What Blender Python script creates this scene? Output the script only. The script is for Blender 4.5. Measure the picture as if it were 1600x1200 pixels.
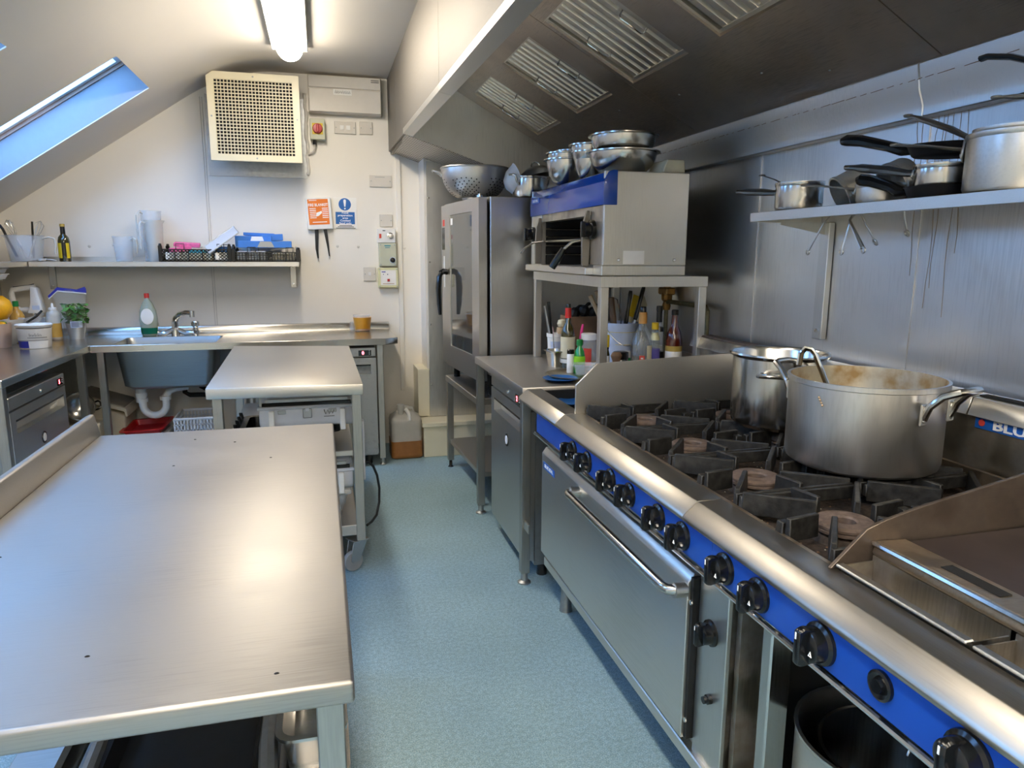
import bpy, bmesh, math, random
from mathutils import Vector, Matrix
random.seed(7)
PI = math.pi
SC = bpy.context.scene
COL = SC.collection
for o in list(bpy.data.objects):
    bpy.data.objects.remove(o)

# ---------------------------------------------------------------- camera, sky, lights, exposure
cam = bpy.data.cameras.new('camera')
cam.sensor_fit = 'HORIZONTAL'; cam.sensor_width = 36.0
cam.lens = 36.0 * 1112.7 / 1600.0
cam.clip_start = 0.05
camo = bpy.data.objects.new('camera', cam); COL.objects.link(camo)
YAW, PITCH, ROLL = 0.26066, 0.18057, -0.004
fw = Vector((math.sin(YAW)*math.cos(PITCH), math.cos(YAW)*math.cos(PITCH), -math.sin(PITCH)))
rt = Vector((math.cos(YAW), -math.sin(YAW), 0)); dn = fw.cross(rt)
r2 = rt*math.cos(ROLL) + dn*math.sin(ROLL); d2 = dn*math.cos(ROLL) - rt*math.sin(ROLL)
mw = Matrix((( r2.x, -d2.x, -fw.x, 0), (r2.y, -d2.y, -fw.y, 0), (r2.z, -d2.z, -fw.z, 1.46), (0, 0, 0, 1)))
camo.matrix_world = mw
SC.camera = camo

W = bpy.data.worlds.new('sky'); SC.world = W; W.use_nodes = True
bg = W.node_tree.nodes['Background']
bg.inputs[0].default_value = (0.21, 0.48, 1.0, 1); bg.inputs[1].default_value = 2.0
SC.view_settings.view_transform = 'Standard'; SC.view_settings.look = 'None'
SC.view_settings.gamma = 1; SC.view_settings.use_curve_mapping = False
SC.view_settings.exposure = 2.7
LAMP = 5.6            # emission of the ceiling battens
SC.cycles.max_bounces = 10; SC.cycles.diffuse_bounces = 6; SC.cycles.glossy_bounces = 5
SC.cycles.transparent_max_bounces = 12; SC.cycles.caustics_reflective = False; SC.cycles.caustics_refractive = False
SC.cycles.sample_clamp_indirect = 6.0

# ---------------------------------------------------------------- materials
MATS = {}
def srgb(h):
    c = [int(h[i:i+2], 16)/255 for i in (0, 2, 4)]
    return tuple(x/12.92 if x <= .04045 else ((x+.055)/1.055)**2.4 for x in c)
def base(name):
    m = bpy.data.materials.new(name); m.use_nodes = True
    nt = m.node_tree; b = nt.nodes['Principled BSDF']
    MATS[name] = m
    return m, nt, b
def noise(nt, scale, detail=3, stretch=None, coord='Object'):
    tc = nt.nodes.new('ShaderNodeTexCoord'); n = nt.nodes.new('ShaderNodeTexNoise')
    n.inputs['Scale'].default_value = scale; n.inputs['Detail'].default_value = detail
    if stretch:
        mp = nt.nodes.new('ShaderNodeMapping'); mp.inputs['Scale'].default_value = stretch
        nt.links.new(tc.outputs[coord], mp.inputs[0]); nt.links.new(mp.outputs[0], n.inputs['Vector'])
    else:
        nt.links.new(tc.outputs[coord], n.inputs['Vector'])
    return n
def ramp(nt, src, a, b, ca, cb):
    r = nt.nodes.new('ShaderNodeValToRGB')
    r.color_ramp.elements[0].position = a; r.color_ramp.elements[1].position = b
    r.color_ramp.elements[0].color = (*ca, 1); r.color_ramp.elements[1].color = (*cb, 1)
    nt.links.new(src, r.inputs[0]); return r
def mrange(nt, src, a, b, lo, hi):
    r = nt.nodes.new('ShaderNodeMapRange')
    for i, v in zip((1, 2, 3, 4), (a, b, lo, hi)): r.inputs[i].default_value = v
    nt.links.new(src, r.inputs[0]); return r
def bump(nt, b, src, s, d=0.002):
    n = nt.nodes.new('ShaderNodeBump'); n.inputs['Strength'].default_value = s; n.inputs['Distance'].default_value = d
    nt.links.new(src, n.inputs['Height']); nt.links.new(n.outputs[0], b.inputs['Normal'])
def plain(name, hexc, rough=.5, metal=0, var=.06, scale=25, bmp=0, alpha=1, spec=.5, coat=0):
    m, nt, b = base(name); c = srgb(hexc)
    n = noise(nt, scale)
    r = ramp(nt, n.outputs[0], .3, .7, tuple(x*(1-var) for x in c), tuple(min(1, x*(1+var)) for x in c))
    nt.links.new(r.outputs[0], b.inputs['Base Color'])
    b.inputs['Roughness'].default_value = rough; b.inputs['Metallic'].default_value = metal
    b.inputs['Alpha'].default_value = alpha; b.inputs['Specular IOR Level'].default_value = spec
    b.inputs['Coat Weight'].default_value = coat
    if bmp: bump(nt, b, n.outputs[0], bmp)
    return m
def steel(name, hexc='c4c2bd', rough=.28, stretch=(1, 60, 60), var=.10, rv=.10, dirt=None, dirt_amt=.5, dscale=6, dlo=.5, dhi=.75):
    m, nt, b = base(name); c = srgb(hexc)
    n = noise(nt, 6, 4, stretch); n2 = noise(nt, 2.3, 3)
    add = nt.nodes.new('ShaderNodeMath'); add.operation = 'ADD'
    nt.links.new(n.outputs[0], add.inputs[0]); nt.links.new(n2.outputs[0], add.inputs[1])
    r = ramp(nt, add.outputs[0], .7, 1.3, tuple(x*(1-var) for x in c), tuple(min(1, x*(1+var)) for x in c))
    col = r.outputs[0]
    rr = mrange(nt, add.outputs[0], .7, 1.3, rough-rv/2, rough+rv/2)
    b.inputs['Metallic'].default_value = 1
    if dirt:
        nd = noise(nt, dscale, 6); mk = mrange(nt, nd.outputs[0], dlo, dhi, 0, dirt_amt)
        mx = nt.nodes.new('ShaderNodeMix'); mx.data_type = 'RGBA'
        nt.links.new(mk.outputs[0], mx.inputs[0]); nt.links.new(col, mx.inputs[6]); mx.inputs[7].default_value = (*srgb(dirt), 1)
        col = mx.outputs[2]
        inv = mrange(nt, mk.outputs[0], 0, 1, 1, .25); nt.links.new(inv.outputs[0], b.inputs['Metallic'])
    nt.links.new(col, b.inputs['Base Color']); nt.links.new(rr.outputs[0], b.inputs['Roughness'])
    bump(nt, b, n.outputs[0], .02, .001)
    return m
def emis(name, col, s):
    m, nt, b = base(name)
    b.inputs['Base Color'].default_value = (*col, 1); b.inputs['Emission Color'].default_value = (*col, 1); b.inputs['Emission Strength'].default_value = s
    return m

steel('steel_top', 'c9c4bc', .38, (60, 2, 60), .04, .06)            # worktops, brushed along their length
steel('steel_topx', 'cdc9c1', .38, (2, 60, 60), .04, .06)
steel('steel_table', 'aaa6a0', .44, (2, 60, 60), .09, .12)
steel('steel_counter', 'c9c5bd', .25, (2, 60, 60), .05, .06)
steel('steel_rail', 'a8a298', .36, (60, 2, 60), .05, .05)
steel('steel_basin', '9fa1a0', .36, (2, 40, 40), .05, .06)
steel('steel', 'c3c2be', .36, (40, 40, 2), .05, .06)               # vertical brushed
steel('steel_leg', 'a9a7a1', .36, (40, 40, 2), .08, .08)
steel('steel_hood', '847f77', .55, (3, 3, 30), .04, .06)
steel('steel_soffit', 'b8aca0', .40, (40, 3, 40), .14, .12, '3a2c22', .5, 2.2, .45, .8)
steel('steel_filter', 'd8d4cc', .33, (2, 30, 30), .04, .05)
steel('steel_dark', '8f8a84', .30, (30, 30, 2), .05, .05)
steel('steel_wall', 'cccbc8', .36, (30, 30, 1.5), .08, .08, '5f564c', .22, 3.0, .5, .8)
steel('steel_range', 'd2cfc8', .37, (60, 2, 60), .05, .06)
steel('steel_dirty', 'aea89c', .36, (40, 40, 3), .1, .1, '4a3320', .7, 9, .48, .7)
steel('steel_rust', 'a89a86', .4, (3, 40, 40), .1, .1, '5d3417', .6, 11, .46, .68)
steel('chrome', 'd5d5d5', .10, (3, 3, 3), .03, .04)
steel('polished', 'bdbab5', .20, (30, 30, 2), .05, .08)
steel('alu', 'c3c1bc', .38, (25, 25, 25), .06, .08)
steel('alu_pot', 'c6c4c0', .36, (20, 20, 3), .06, .08, '8d7a58', .35, 5, .62, .8)
steel('alu_inner', 'cfc6b0', .45, (20, 20, 3), .06, .08, '9a7430', .85, 14, .46, .66)
steel('galv', 'a4a6a6', .45, (6, 6, 6), .1, .1)
plain('wall_white', 'efeae0', .38, 0, .015, 3, .02)
plain('ceil_white', 'e4ddd2', .7, 0, .02, 2, .02)
plain('cream', 'e9e3cb', .45, 0, .03, 5)
plain('vent_cream', 'ddd3b4', .4, 0, .04, 6)
plain('plastic_white', 'ecebe8', .35, 0, .02)
plain('plastic_grey', 'c9ccd2', .35, 0, .02)
plain('beige_plastic', 'd2c8b0', .45, 0, .05)
plain('taupe_lid', '8f8678', .5, 0, .05)
plain('socket_white', 'd8d2c8', .35, 0, .02)
plain('sage_grey', 'c3c5ae', .4, 0, .03)
plain('pale_yellow', 'd9d6a8', .4, 0, .03)
plain('black_plastic', '101113', .2, 0, .15)
plain('black_matt', '141414', .6, 0, .2)
plain('black_pan', '1b1b1d', .42, 0, .2)
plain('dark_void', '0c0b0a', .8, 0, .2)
plain('red_plastic', 'bb1b20', .35, 0, .06)
plain('red_cap', 'd02a26', .3)
plain('blue_panel', '1d4fae', .22, 0, .05, 8, coat=.4)
plain('blue_badge', '1f5fb8', .3)
plain('blue_box', '3f7fd0', .5, 0, .05)
plain('blue_plate', '2a62a4', .3)
plain('navy_label', '2a2f96', .4)
plain('sign_blue', '1463ae', .4, 0, .02)
plain('sign_orange', 'f07d21', .45, 0, .03)
plain('paper', 'f2f0ea', .6, 0, .02)
plain('text_white', 'fafafa', .5, 0, .01)
plain('text_dark', '3a3a3c', .5, 0, .02)
plain('green_cap', '15803c', .35)
plain('green_label', '8fd41f', .45)
plain('pink', 'e2649a', .6, 0, .2, 60)
plain('magenta', 'd6337f', .4)
plain('teal', '3a93a0', .5)
plain('wood', 'b89c78', .6, 0, .12, 12, .05)
plain('wood_dark', '7c6048', .6, 0, .15, 14, .05)
plain('yellow', 'e6c22a', .4)
plain('orange_lemon', 'f2b21c', .45, 0, .06, 60, .1)
plain('leaf', '5c9440', .55, 0, .3, 30)
plain('leaf_dark', '3f7432', .55, 0, .3, 30)
plain('amber_liquid', 'd99a2c', .3, 0, .1, 14)
plain('oil', 'c89b48', .25, 0, .08)
plain('label_cream', 'd9d1b4', .6, 0, .05)
plain('label_gold', 'b89c4a', .5, 0, .06)
plain('label_purple', '5b53a6', .5, 0, .1)
plain('label_yellow', 'e3c21e', .5)
plain('label_red', 'd9483c', .5)
plain('glass_olive', '3a3513', .08, 0, .1, coat=.6)
plain('glass_black', '15120c', .08, 0, .1, coat=.6)
plain('glass_amber', '5a1d10', .07, 0, .2, 8, coat=.6)
plain('glass_green', '1d9440', .12, 0, .1, coat=.5)
plain('tan_neck', 'c9924c', .5)
plain('rubber', '9a9c9c', .6)
plain('cast_iron', '292826', .50, .35, .6, 55, .5)
plain('cast_rust', '463b33', .75, .2, .55, 90, .8)
plain('burner_iron', '6a5a50', .7, .3, .35, 60, .5)
steel('burnt_steel', '83766a', .42, (3, 30, 30), .1, .1, '2b1c12', .75, 8, .35, .65)
plain('griddle_iron', '463c39', .5, .45, .22, 9, .15)
plain('brass', '8d6a3a', .45, .8, .3, 30)
plain('copper_old', '6f6a50', .5, .6, .3, 30)
plain('timber', 'b08f7c', .5, 0, .1, 8)
plain('plaster_reveal', '8b9097', .7, 0, .02)
plain('dish_white', 'e9e9ea', .25, 0, .02)
plain('pink_tub', 'e3cbc2', .45, 0, .04)
plain('tub_white', 'f0efec', .35, 0, .02)
plain('steam_blue', 'c3cfe6', .4)
plain('cable_black', '121212', .5)
plain('clear_plastic', 'dfe6ee', .18, 0, .02, alpha=.28)
plain('milky_plastic', 'e2e0d8', .3, 0, .03, alpha=.62)
plain('clear_bag', 'e8eeea', .15, 0, .03, alpha=.13)
plain('clear_glass', 'c7cfd2', .05, 0, .02, alpha=.20, coat=.5)
plain('bottle_pale', 'bccbbb', .12, 0, .03, alpha=.5, coat=.4)
plain('wash_green', '0f6a52', .15, 0, .06, coat=.3)
plain('jerry_brown', 'a06a34', .35, 0, .08, alpha=.92)
plain('window_glass', 'e8f2ff', .02, 0, .0, alpha=.08)
plain('oven_glass', '6a6a66', .05, .65, .05)
plain('display', '0a0a0c', .15)
emis('led_red', (1, .06, .08), 3)
emis('batten_glow', (1.0, .90, .76), LAMP)

# blue speckled safety vinyl
m, nt, b = base('vinyl_blue')
n1 = noise(nt, 260, 2); n2 = noise(nt, 1.6, 4); n3 = noise(nt, 70, 2)
r1 = ramp(nt, n1.outputs[0], .40, .62, srgb('83a9bb'), srgb('b2cfda'))
r3 = ramp(nt, n3.outputs[0], .35, .65, (.80, .80, .80), (1.08, 1.08, 1.08))
r2_ = ramp(nt, n2.outputs[0], .3, .7, (.80, .82, .82), (1.05, 1.05, 1.05))
mx = nt.nodes.new('ShaderNodeMix'); mx.data_type = 'RGBA'; mx.blend_type = 'MULTIPLY'; mx.inputs[0].default_value = 1
nt.links.new(r1.outputs[0], mx.inputs[6]); nt.links.new(r2_.outputs[0], mx.inputs[7])
mx2 = nt.nodes.new('ShaderNodeMix'); mx2.data_type = 'RGBA'; mx2.blend_type = 'MULTIPLY'; mx2.inputs[0].default_value = .8
nt.links.new(mx.outputs[2], mx2.inputs[6]); nt.links.new(r3.outputs[0], mx2.inputs[7])
nt.links.new(mx2.outputs[2], b.inputs['Base Color']); b.inputs['Roughness'].default_value = .42
bump(nt, b, n1.outputs[0], .15, .001)

# perforated sheet: rows of dark holes
m, nt, b = base('perforated'); b.inputs['Metallic'].default_value = .8; b.inputs['Roughness'].default_value = .45
tc = nt.nodes.new('ShaderNodeTexCoord'); vo = nt.nodes.new('ShaderNodeTexVoronoi'); vo.inputs['Scale'].default_value = 55
vo.inputs['Randomness'].default_value = 0.0
mp = nt.nodes.new('ShaderNodeMapping'); mp.inputs['Rotation'].default_value = (0, 0, .78); mp.inputs['Scale'].default_value = (1, .55, 0)
nt.links.new(tc.outputs['Object'], mp.inputs[0]); nt.links.new(mp.outputs[0], vo.inputs['Vector'])
r = ramp(nt, vo.outputs['Distance'], .30, .36, (.02, .02, .02), srgb('c9c4ba'))
nt.links.new(r.outputs[0], b.inputs['Base Color'])

# colander sheet
def mat(x): return MATS[x]

# ---------------------------------------------------------------- mesh helper
class G:
    def __init__(s): s.V = []; s.F = []; s.M = []; s.m = 0
    def add(s, vs, fs, T=None):
        k = len(s.V)
        s.V += [tuple(T @ Vector(v)) if T is not None else tuple(v) for v in vs]
        s.F += [tuple(i+k for i in f) for f in fs]; s.M += [s.m]*len(fs); return s
    def mat(s, i): s.m = i; return s
    def box(s, x0, y0, z0, x1, y1, z1, T=None):
        x0, x1 = min(x0, x1), max(x0, x1); y0, y1 = min(y0, y1), max(y0, y1); z0, z1 = min(z0, z1), max(z0, z1)
        v = [(x0,y0,z0),(x1,y0,z0),(x1,y1,z0),(x0,y1,z0),(x0,y0,z1),(x1,y0,z1),(x1,y1,z1),(x0,y1,z1)]
        return s.add(v, [(0,3,2,1),(4,5,6,7),(0,1,5,4),(1,2,6,5),(2,3,7,6),(3,0,4,7)], T)
    def cbox(s, c, sz, T=None):
        return s.box(c[0]-sz[0]/2, c[1]-sz[1]/2, c[2]-sz[2]/2, c[0]+sz[0]/2, c[1]+sz[1]/2, c[2]+sz[2]/2, T)
    def tap(s, x0, y0, x1, y1, z0, X0, Y0, X1, Y1, z1, T=None):   # frustum box
        v = [(x0,y0,z0),(x1,y0,z0),(x1,y1,z0),(x0,y1,z0),(X0,Y0,z1),(X1,Y0,z1),(X1,Y1,z1),(X0,Y1,z1)]
        return s.add(v, [(0,3,2,1),(4,5,6,7),(0,1,5,4),(1,2,6,5),(2,3,7,6),(3,0,4,7)], T)
    def prism(s, pts, a, b, axis='y', T=None):
        n = len(pts)
        def P(p, t): return {'y': (p[0], t, p[1]), 'x': (t, p[0], p[1]), 'z': (p[0], p[1], t)}[axis]
        v = [P(p, a) for p in pts] + [P(p, b) for p in pts]
        f = [tuple(range(n)), tuple(range(2*n-1, n-1, -1))] + [(i, i+n, (i+1) % n+n, (i+1) % n) for i in range(n)]
        return s.add(v, f, T)
    def lathe(s, prof, c=(0, 0, 0), seg=24, T=None, sx=1, sy=1):
        v = []; f = []; rings = []
        for r, z in prof:
            if r < 1e-6: rings.append([len(v)]); v.append((c[0], c[1], c[2]+z))
            else:
                rings.append(list(range(len(v), len(v)+seg)))
                v += [(c[0]+sx*r*math.cos(2*PI*i/seg), c[1]+sy*r*math.sin(2*PI*i/seg), c[2]+z) for i in range(seg)]
        for a, b in zip(rings, rings[1:]):
            for i in range(seg):
                j = (i+1) % seg
                if len(a) == 1 and len(b) == 1: continue
                if len(a) == 1: f.append((a[0], b[j], b[i]))
                elif len(b) == 1: f.append((a[i], a[j], b[0]))
                else: f.append((a[i], a[j], b[j], b[i]))
        return s.add(v, f, T)
    def tube(s, pts, r, seg=8, T=None, rs=None, flat=1.0, closed=False):
        pts = [Vector(p) for p in pts]; n = len(pts); v = []; f = []
        up = None
        for i, p in enumerate(pts):
            if closed: t = (pts[(i+1) % n]-pts[i-1]).normalized()
            else: t = (pts[min(i+1, n-1)]-pts[max(i-1, 0)]).normalized()
            if up is None:
                up = Vector((0, 0, 1)) if abs(t.z) < .9 else Vector((1, 0, 0))
            a = t.cross(up).normalized(); up = a.cross(t).normalized()
            rr = rs[i] if rs else r
            v += [tuple(p + a*rr*math.cos(2*PI*k/seg) + up*rr*flat*math.sin(2*PI*k/seg)) for k in range(seg)]
        for i in range(n if closed else n-1):
            for k in range(seg):
                l = (k+1) % seg; j = (i+1) % n
                f.append((i*seg+k, j*seg+k, j*seg+l, i*seg+l))
        if not closed:
            f += [tuple(range(seg)), tuple(range((n-1)*seg+seg-1, (n-1)*seg-1, -1))]
        return s.add(v, f, T)
    def quad(s, *p): return s.add(p, [tuple(range(len(p)))])

def RT(loc=(0, 0, 0), rx=0, ry=0, rz=0, sc=1):
    return Matrix.Translation(loc) @ Matrix.Rotation(rz, 4, 'Z') @ Matrix.Rotation(ry, 4, 'Y') @ Matrix.Rotation(rx, 4, 'X') @ Matrix.Scale(sc, 4)
FACE_X = Matrix(((0, 0, -1, 0), (-1, 0, 0, 0), (0, 1, 0, 0), (0, 0, 0, 1)))   # plan text -> a wall facing -X
FACE_Y = Matrix(((1, 0, 0, 0), (0, 0, -1, 0), (0, 1, 0, 0), (0, 0, 0, 1)))    # plan text -> a wall facing -Y

OFF = {}
def rootloc(o):
    while o is not None:
        if o.name in OFF: return OFF[o.name]
        o = o.parent
    return None
def p(name, g, mats, parent=None, bev=0, smooth=35, label=None, kind=None, seg=1):
    me = bpy.data.meshes.new(name)
    off = rootloc(parent) if parent is not None else None
    V = g.V if off is None else [(v[0]-off[0], v[1]-off[1], v[2]-off[2]) for v in g.V]
    me.from_pydata(V, [], g.F)
    if isinstance(mats, str): mats = [mats]
    for q in mats: me.materials.append(MATS[q])
    me.polygons.foreach_set('material_index', [min(i, len(mats)-1) for i in g.M])
    bm = bmesh.new(); bm.from_mesh(me)
    bmesh.ops.recalc_face_normals(bm, faces=bm.faces)
    if bev:
        ed = [e for e in bm.edges if len(e.link_faces) == 2 and e.calc_face_angle(0) > .5]
        bmesh.ops.bevel(bm, geom=ed, offset=bev, segments=seg, profile=.5, affect='EDGES', clamp_overlap=True)
    bm.to_mesh(me); bm.free()
    if smooth:
        me.polygons.foreach_set('use_smooth', [True]*len(me.polygons)); me.set_sharp_from_angle(angle=math.radians(smooth))
    o = bpy.data.objects.new(name, me); COL.objects.link(o)
    if parent is not None: o.parent = parent
    if label: o['label'] = label
    if kind: o['kind'] = kind
    return o
def T(name, label, cat, loc=(0, 0, 0), rz=0, group=None, world=False, rot=None):
    o = bpy.data.objects.new(name, None); COL.objects.link(o); o.location = loc
    o.rotation_euler = rot if rot else (0, 0, rz); o.empty_display_size = .05
    o['label'] = label; o['category'] = cat
    if group: o['group'] = group
    if world: OFF[o.name] = loc
    return o
def struct(name, g, mats, bev=0, parent=None, smooth=0):
    o = p(name, g, mats, parent, bev, smooth)
    if parent is None: o['kind'] = 'structure'
    return o
def dup(o, parent=None, loc=None, rot=None, label=None, cat=None, group=None):
    c = o.copy(); COL.objects.link(c)
    if parent is not None: c.parent = parent
    if loc is not None: c.location = loc
    if rot is not None: c.rotation_euler = rot
    if label: c['label'] = label
    if group: c['group'] = group
    for ch in list(o.children): dup(ch, c)
    return c
def text(name, s, size, m, parent, M, align='CENTER', ext=.0006, sx=1, bold=.02):
    cu = bpy.data.curves.new(name, 'FONT'); cu.body = s; cu.size = size; cu.align_x = align; cu.align_y = 'CENTER'; cu.extrude = ext; cu.resolution_u = 2; cu.offset = size*bold
    cu.space_line = .95
    t = bpy.data.objects.new('tmp', cu); COL.objects.link(t)
    dg = bpy.context.evaluated_depsgraph_get()
    me = bpy.data.meshes.new_from_object(t.evaluated_get(dg)); bpy.data.objects.remove(t)
    me.transform(M @ Matrix.Diagonal((sx, 1, 1, 1)))
    off = rootloc(parent)
    if off is not None: me.transform(Matrix.Translation((-off[0], -off[1], -off[2])))
    me.materials.clear(); me.materials.append(MATS[m]); me.name = name
    o = bpy.data.objects.new(name, me); COL.objects.link(o); o.parent = parent
    o['kind'] = 'stuff'
    return o
def ring(r, c, n=24, z=0): return [(c[0]+r*math.cos(2*PI*i/n), c[1]+r*math.sin(2*PI*i/n), c[2]) for i in range(n)]
def arc(c, r, a0, a1, n, plane='xz'):
    out = []
    for i in range(n+1):
        a = a0+(a1-a0)*i/n; u, v = r*math.cos(a), r*math.sin(a)
        out.append({'xz': (c[0]+u, c[1], c[2]+v), 'yz': (c[0], c[1]+u, c[2]+v), 'xy': (c[0]+u, c[1]+v, c[2])}[plane])
    return out

# ================================================================ room
def slz(x): return 2.576 + .6664*(x + .702)
SN = Vector((-.5546, 0, .8321))
def sl(x, y, n=0): return (x + SN.x*n, y, slz(x) + SN.z*n)
YB, YF = 5.47, -3.2
struct('floor', G().box(-2.05, YF, -.04, 1.72, YB, 0), 'vinyl_blue')
struct('ceiling', G().box(-.23, YF, 2.69, 1.76, YB+.04, 2.73), 'ceil_white')
NC = 12
def cove(t): x = (1-t)**2*-.83+2*t*(1-t)*-.531+t*t*-.23; z = (1-t)**2*slz(-.83)+2*t*(1-t)*2.69+t*t*2.69; return x, z
cv = [cove(i/NC) for i in range(NC+1)]
struct('ceiling_cove', G().prism(cv + [(q[0], q[1]+.03) for q in reversed(cv)], YF, YB+.04), 'ceil_white', smooth=30)
prof = [(-2.05, 0), (1.72, 0), (1.72, 2.69), (-.23, 2.69)] + [(q[0], q[1]) for q in reversed(cv[:-1])] + [(-2.05, slz(-2.05))]
wb = struct('wall_back', G().prism(prof, YB, YB+.04), 'wall_white')
struct('wall_front', G().prism(prof, YF-.04, YF), 'wall_white')
struct('wall_left', G().box(-2.09, YF, 0, -2.05, YB, slz(-2.05)+.02), 'wall_white')
wr = struct('wall_right', G().box(1.72, YF, 0, 1.76, YB, 2.69), 'wall_white')
ys = [YF, .32, 1.762, 2.575, 3.9, 5.2]
for a, b_ in zip(ys, ys[1:]):
    p('panel', G().box(1.70, a+.0015, .02, 1.718, b_-.0015, 2.05), 'steel_wall', wr)
for y in ys[1:-1]:
    p('joint_strip', G().box(1.696, y-.012, .02, 1.6995, y+.004, 2.05), 'steel_wall', wr)
# drip runs on the cladding below the channel joint
rnd = random.Random(3)
g = G()
for k in range(9):
    y = 1.80 - k*.022 + rnd.uniform(-.006, .006); z0 = rnd.uniform(1.25, 1.5) if k % 3 else rnd.uniform(1.62, 1.7)
    pts = [(1.6995, y+.004*math.sin(j*1.3+k), 1.86 - j*(1.86-z0)/8) for j in range(9)]
    g.tube(pts, .0009, 4)
p('grease_run', g, 'wood', wr, kind='stuff')
# back wall details
for x in (-.742, -.728):
    p('joint_strip', G().box(x-.003, YB-.004, .1, x+.003, YB, 2.50), 'socket_white', wb, .001)
for x in (-1.66, -1.50, -1.35, -1.20, -.92, -.80, -.70, -.16, .13, .28, .62):
    p('screw_cap', G().lathe([(0, .006), (.007, .004), (.010, 0)], seg=10, T=Matrix.Translation((x, YB, 1.505+.006*math.sin(9*x))) @ Matrix.Rotation(PI/2, 4, 'X')), 'socket_white', wb)
struct('trim_1', G().box(.565, YB-.02, .42, .60, YB, 2.69), 'wall_white', .004)
# stainless clad pier with white edge and boxed plinth
wp = struct('wall_pier', G().box(.735, 5.2, 0, 1.72, YB, 2.69), 'wall_white')
p('panel', G().box(.752, 5.188, .262, 1.10, 5.1995, 2.10), 'steel_wall', wp)
p('panel', G().box(1.104, 5.188, .262, 1.69, 5.1995, 2.10), 'steel_wall', wp)
for z in (.5, .95, 1.4, 1.85):
    p('screw', G().lathe([(0, .004), (.006, .003), (.007, 0)], seg=8, T=Matrix.Translation((.765, 5.188, z)) @ Matrix.Rotation(PI/2, 4, 'X')), 'chrome', wp)
struct('trim_2', G().box(.665, 5.195, .262, .751, 5.46, .62), 'cream', .003)
bp = struct('baseboard_back', G().box(.675, 5.0, 0, 1.70, 5.195, .225), 'cream', .003)
p('cap', G().box(.664, 4.988, .225, 1.70, 5.195, .258), 'cream', bp, .004)
struct('baseboard_left', G().box(.49, 5.455, 0, .66, 5.469, .10), 'cream', .003)

# sloped ceiling with the roof window openings
WIN = [(4.16, 4.88, -1.87, -.935), (2.75, 3.45, -2.0, -1.17), (1.0, 1.72, -1.87, -.935), (-1.2, -.48, -1.87, -.935)]  # last two are out of view, added for daylight
def slab(x0, x1, y0, y1, t=.005):
    return [sl(x0, y0), sl(x1, y0), sl(x1, y1), sl(x0, y1), sl(x0, y0, t), sl(x1, y0, t), sl(x1, y1, t), sl(x0, y1, t)]
BF = [(0,3,2,1),(4,5,6,7),(0,1,5,4),(1,2,6,5),(2,3,7,6),(3,0,4,7)]
g = G(); yy = YF
for (a, b_, x0, x1) in sorted(WIN):
    g.add(slab(-2.09, -.83, yy, a), BF); g.add(slab(-2.09, x0, a, b_), BF); g.add(slab(x1, -.83, a, b_), BF); yy = b_
g.add(slab(-2.09, -.83, yy, YB+.04), BF)
struct('wall_slope', g, 'ceil_white')
for k, (a, b_, x0, x1) in enumerate(WIN):
    w = bpy.data.objects.new('window_%d' % (k+1), None); COL.objects.link(w); w['kind'] = 'structure'
    D = .17
    def bar(x0_, x1_, y0_, y1_, n0, n1): 
        return [sl(x0_, y0_, n0), sl(x1_, y0_, n0), sl(x1_, y1_, n0), sl(x0_, y1_, n0), sl(x0_, y0_, n1), sl(x1_, y0_, n1), sl(x1_, y1_, n1), sl(x0_, y1_, n1)]
    rv = [(x0, x1, b_, b_+.03), (x0, x1, a-.03, a), (x1, x1+.03, a-.03, b_+.03), (x0-.03, x0, a-.03, b_+.03)]
    for r_ in rv:
        p('reveal_board', G().add(bar(*r_, .0055, D), BF), 'plaster_reveal', w, smooth=0)
    fr = [(x0-.02, x1+.02, b_-.012, b_+.05), (x0-.02, x1+.02, a-.05, a+.012), (x1-.012, x1+.05, a+.012, b_-.012), (x0-.05, x0+.012, a+.012, b_-.012)]
    for r_ in fr:
        p('frame', G().add(bar(*r_, D, D+.06), BF), 'timber', w, smooth=0)
    for r_ in [(x0, x1, b_-.05, b_-.012), (x0, x1, a+.012, a+.05), (x1-.05, x1-.012, a+.05, b_-.05), (x0+.012, x0+.05, a+.05, b_-.05)]:
        p('sash', G().add(bar(*r_, D+.02, D+.065), BF), 'plastic_white', w, smooth=0)
    p('pane', G().add(bar(x0+.02, x1-.02, a+.02, b_-.02, D+.045, D+.051), BF), 'window_glass', w, smooth=0)

# ---------------------------------------------------------------- ceiling battens
def batten(y0, y1, label, x=-.12):
    t = T('ceiling_light', label, 'light', (x, (y0+y1)/2, 2.60), world=True)
    p('housing', G().box(x-.105, y0-.01, 2.657, x+.105, y1+.01, 2.69), 'plastic_white', t, .004)
    secs = []
    n = 14
    def sec(y, s):
        return [(x + .078*s*math.cos(PI + PI*i/n), y, 2.657 + .075*s*math.sin(PI + PI*i/n)) for i in range(n+1)]
    ysq = [(y0, .55), (y0+.012, .82), (y0+.035, .95), (y0+.07, 1), (y1-.07, 1), (y1-.035, .95), (y1-.012, .82), (y1, .55)]
    V = []; F = []
    for y, s in ysq: V += sec(y, s)
    m_ = n+1
    for i in range(len(ysq)-1):
        for j in range(n): F.append((i*m_+j, i*m_+j+1, (i+1)*m_+j+1, (i+1)*m_+j))
    F += [tuple(range(m_)), tuple(range(len(V)-1, len(V)-m_-1, -1))]
    for i in range(len(ysq)-1): F.append((i*m_, (i+1)*m_, (i+1)*m_+n, i*m_+n))
    g = G(); g.add(V, F); p('diffuser', g, 'batten_glow', t, smooth=60)
    for k in range(5):
        y = y0+.15+k*(y1-y0-.3)/4
        for s in (-1, 1): p('clip', G().box(x+s*.079, y-.012, 2.640, x+s*.086, y+.012, 2.672), 'chrome', t)
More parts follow.
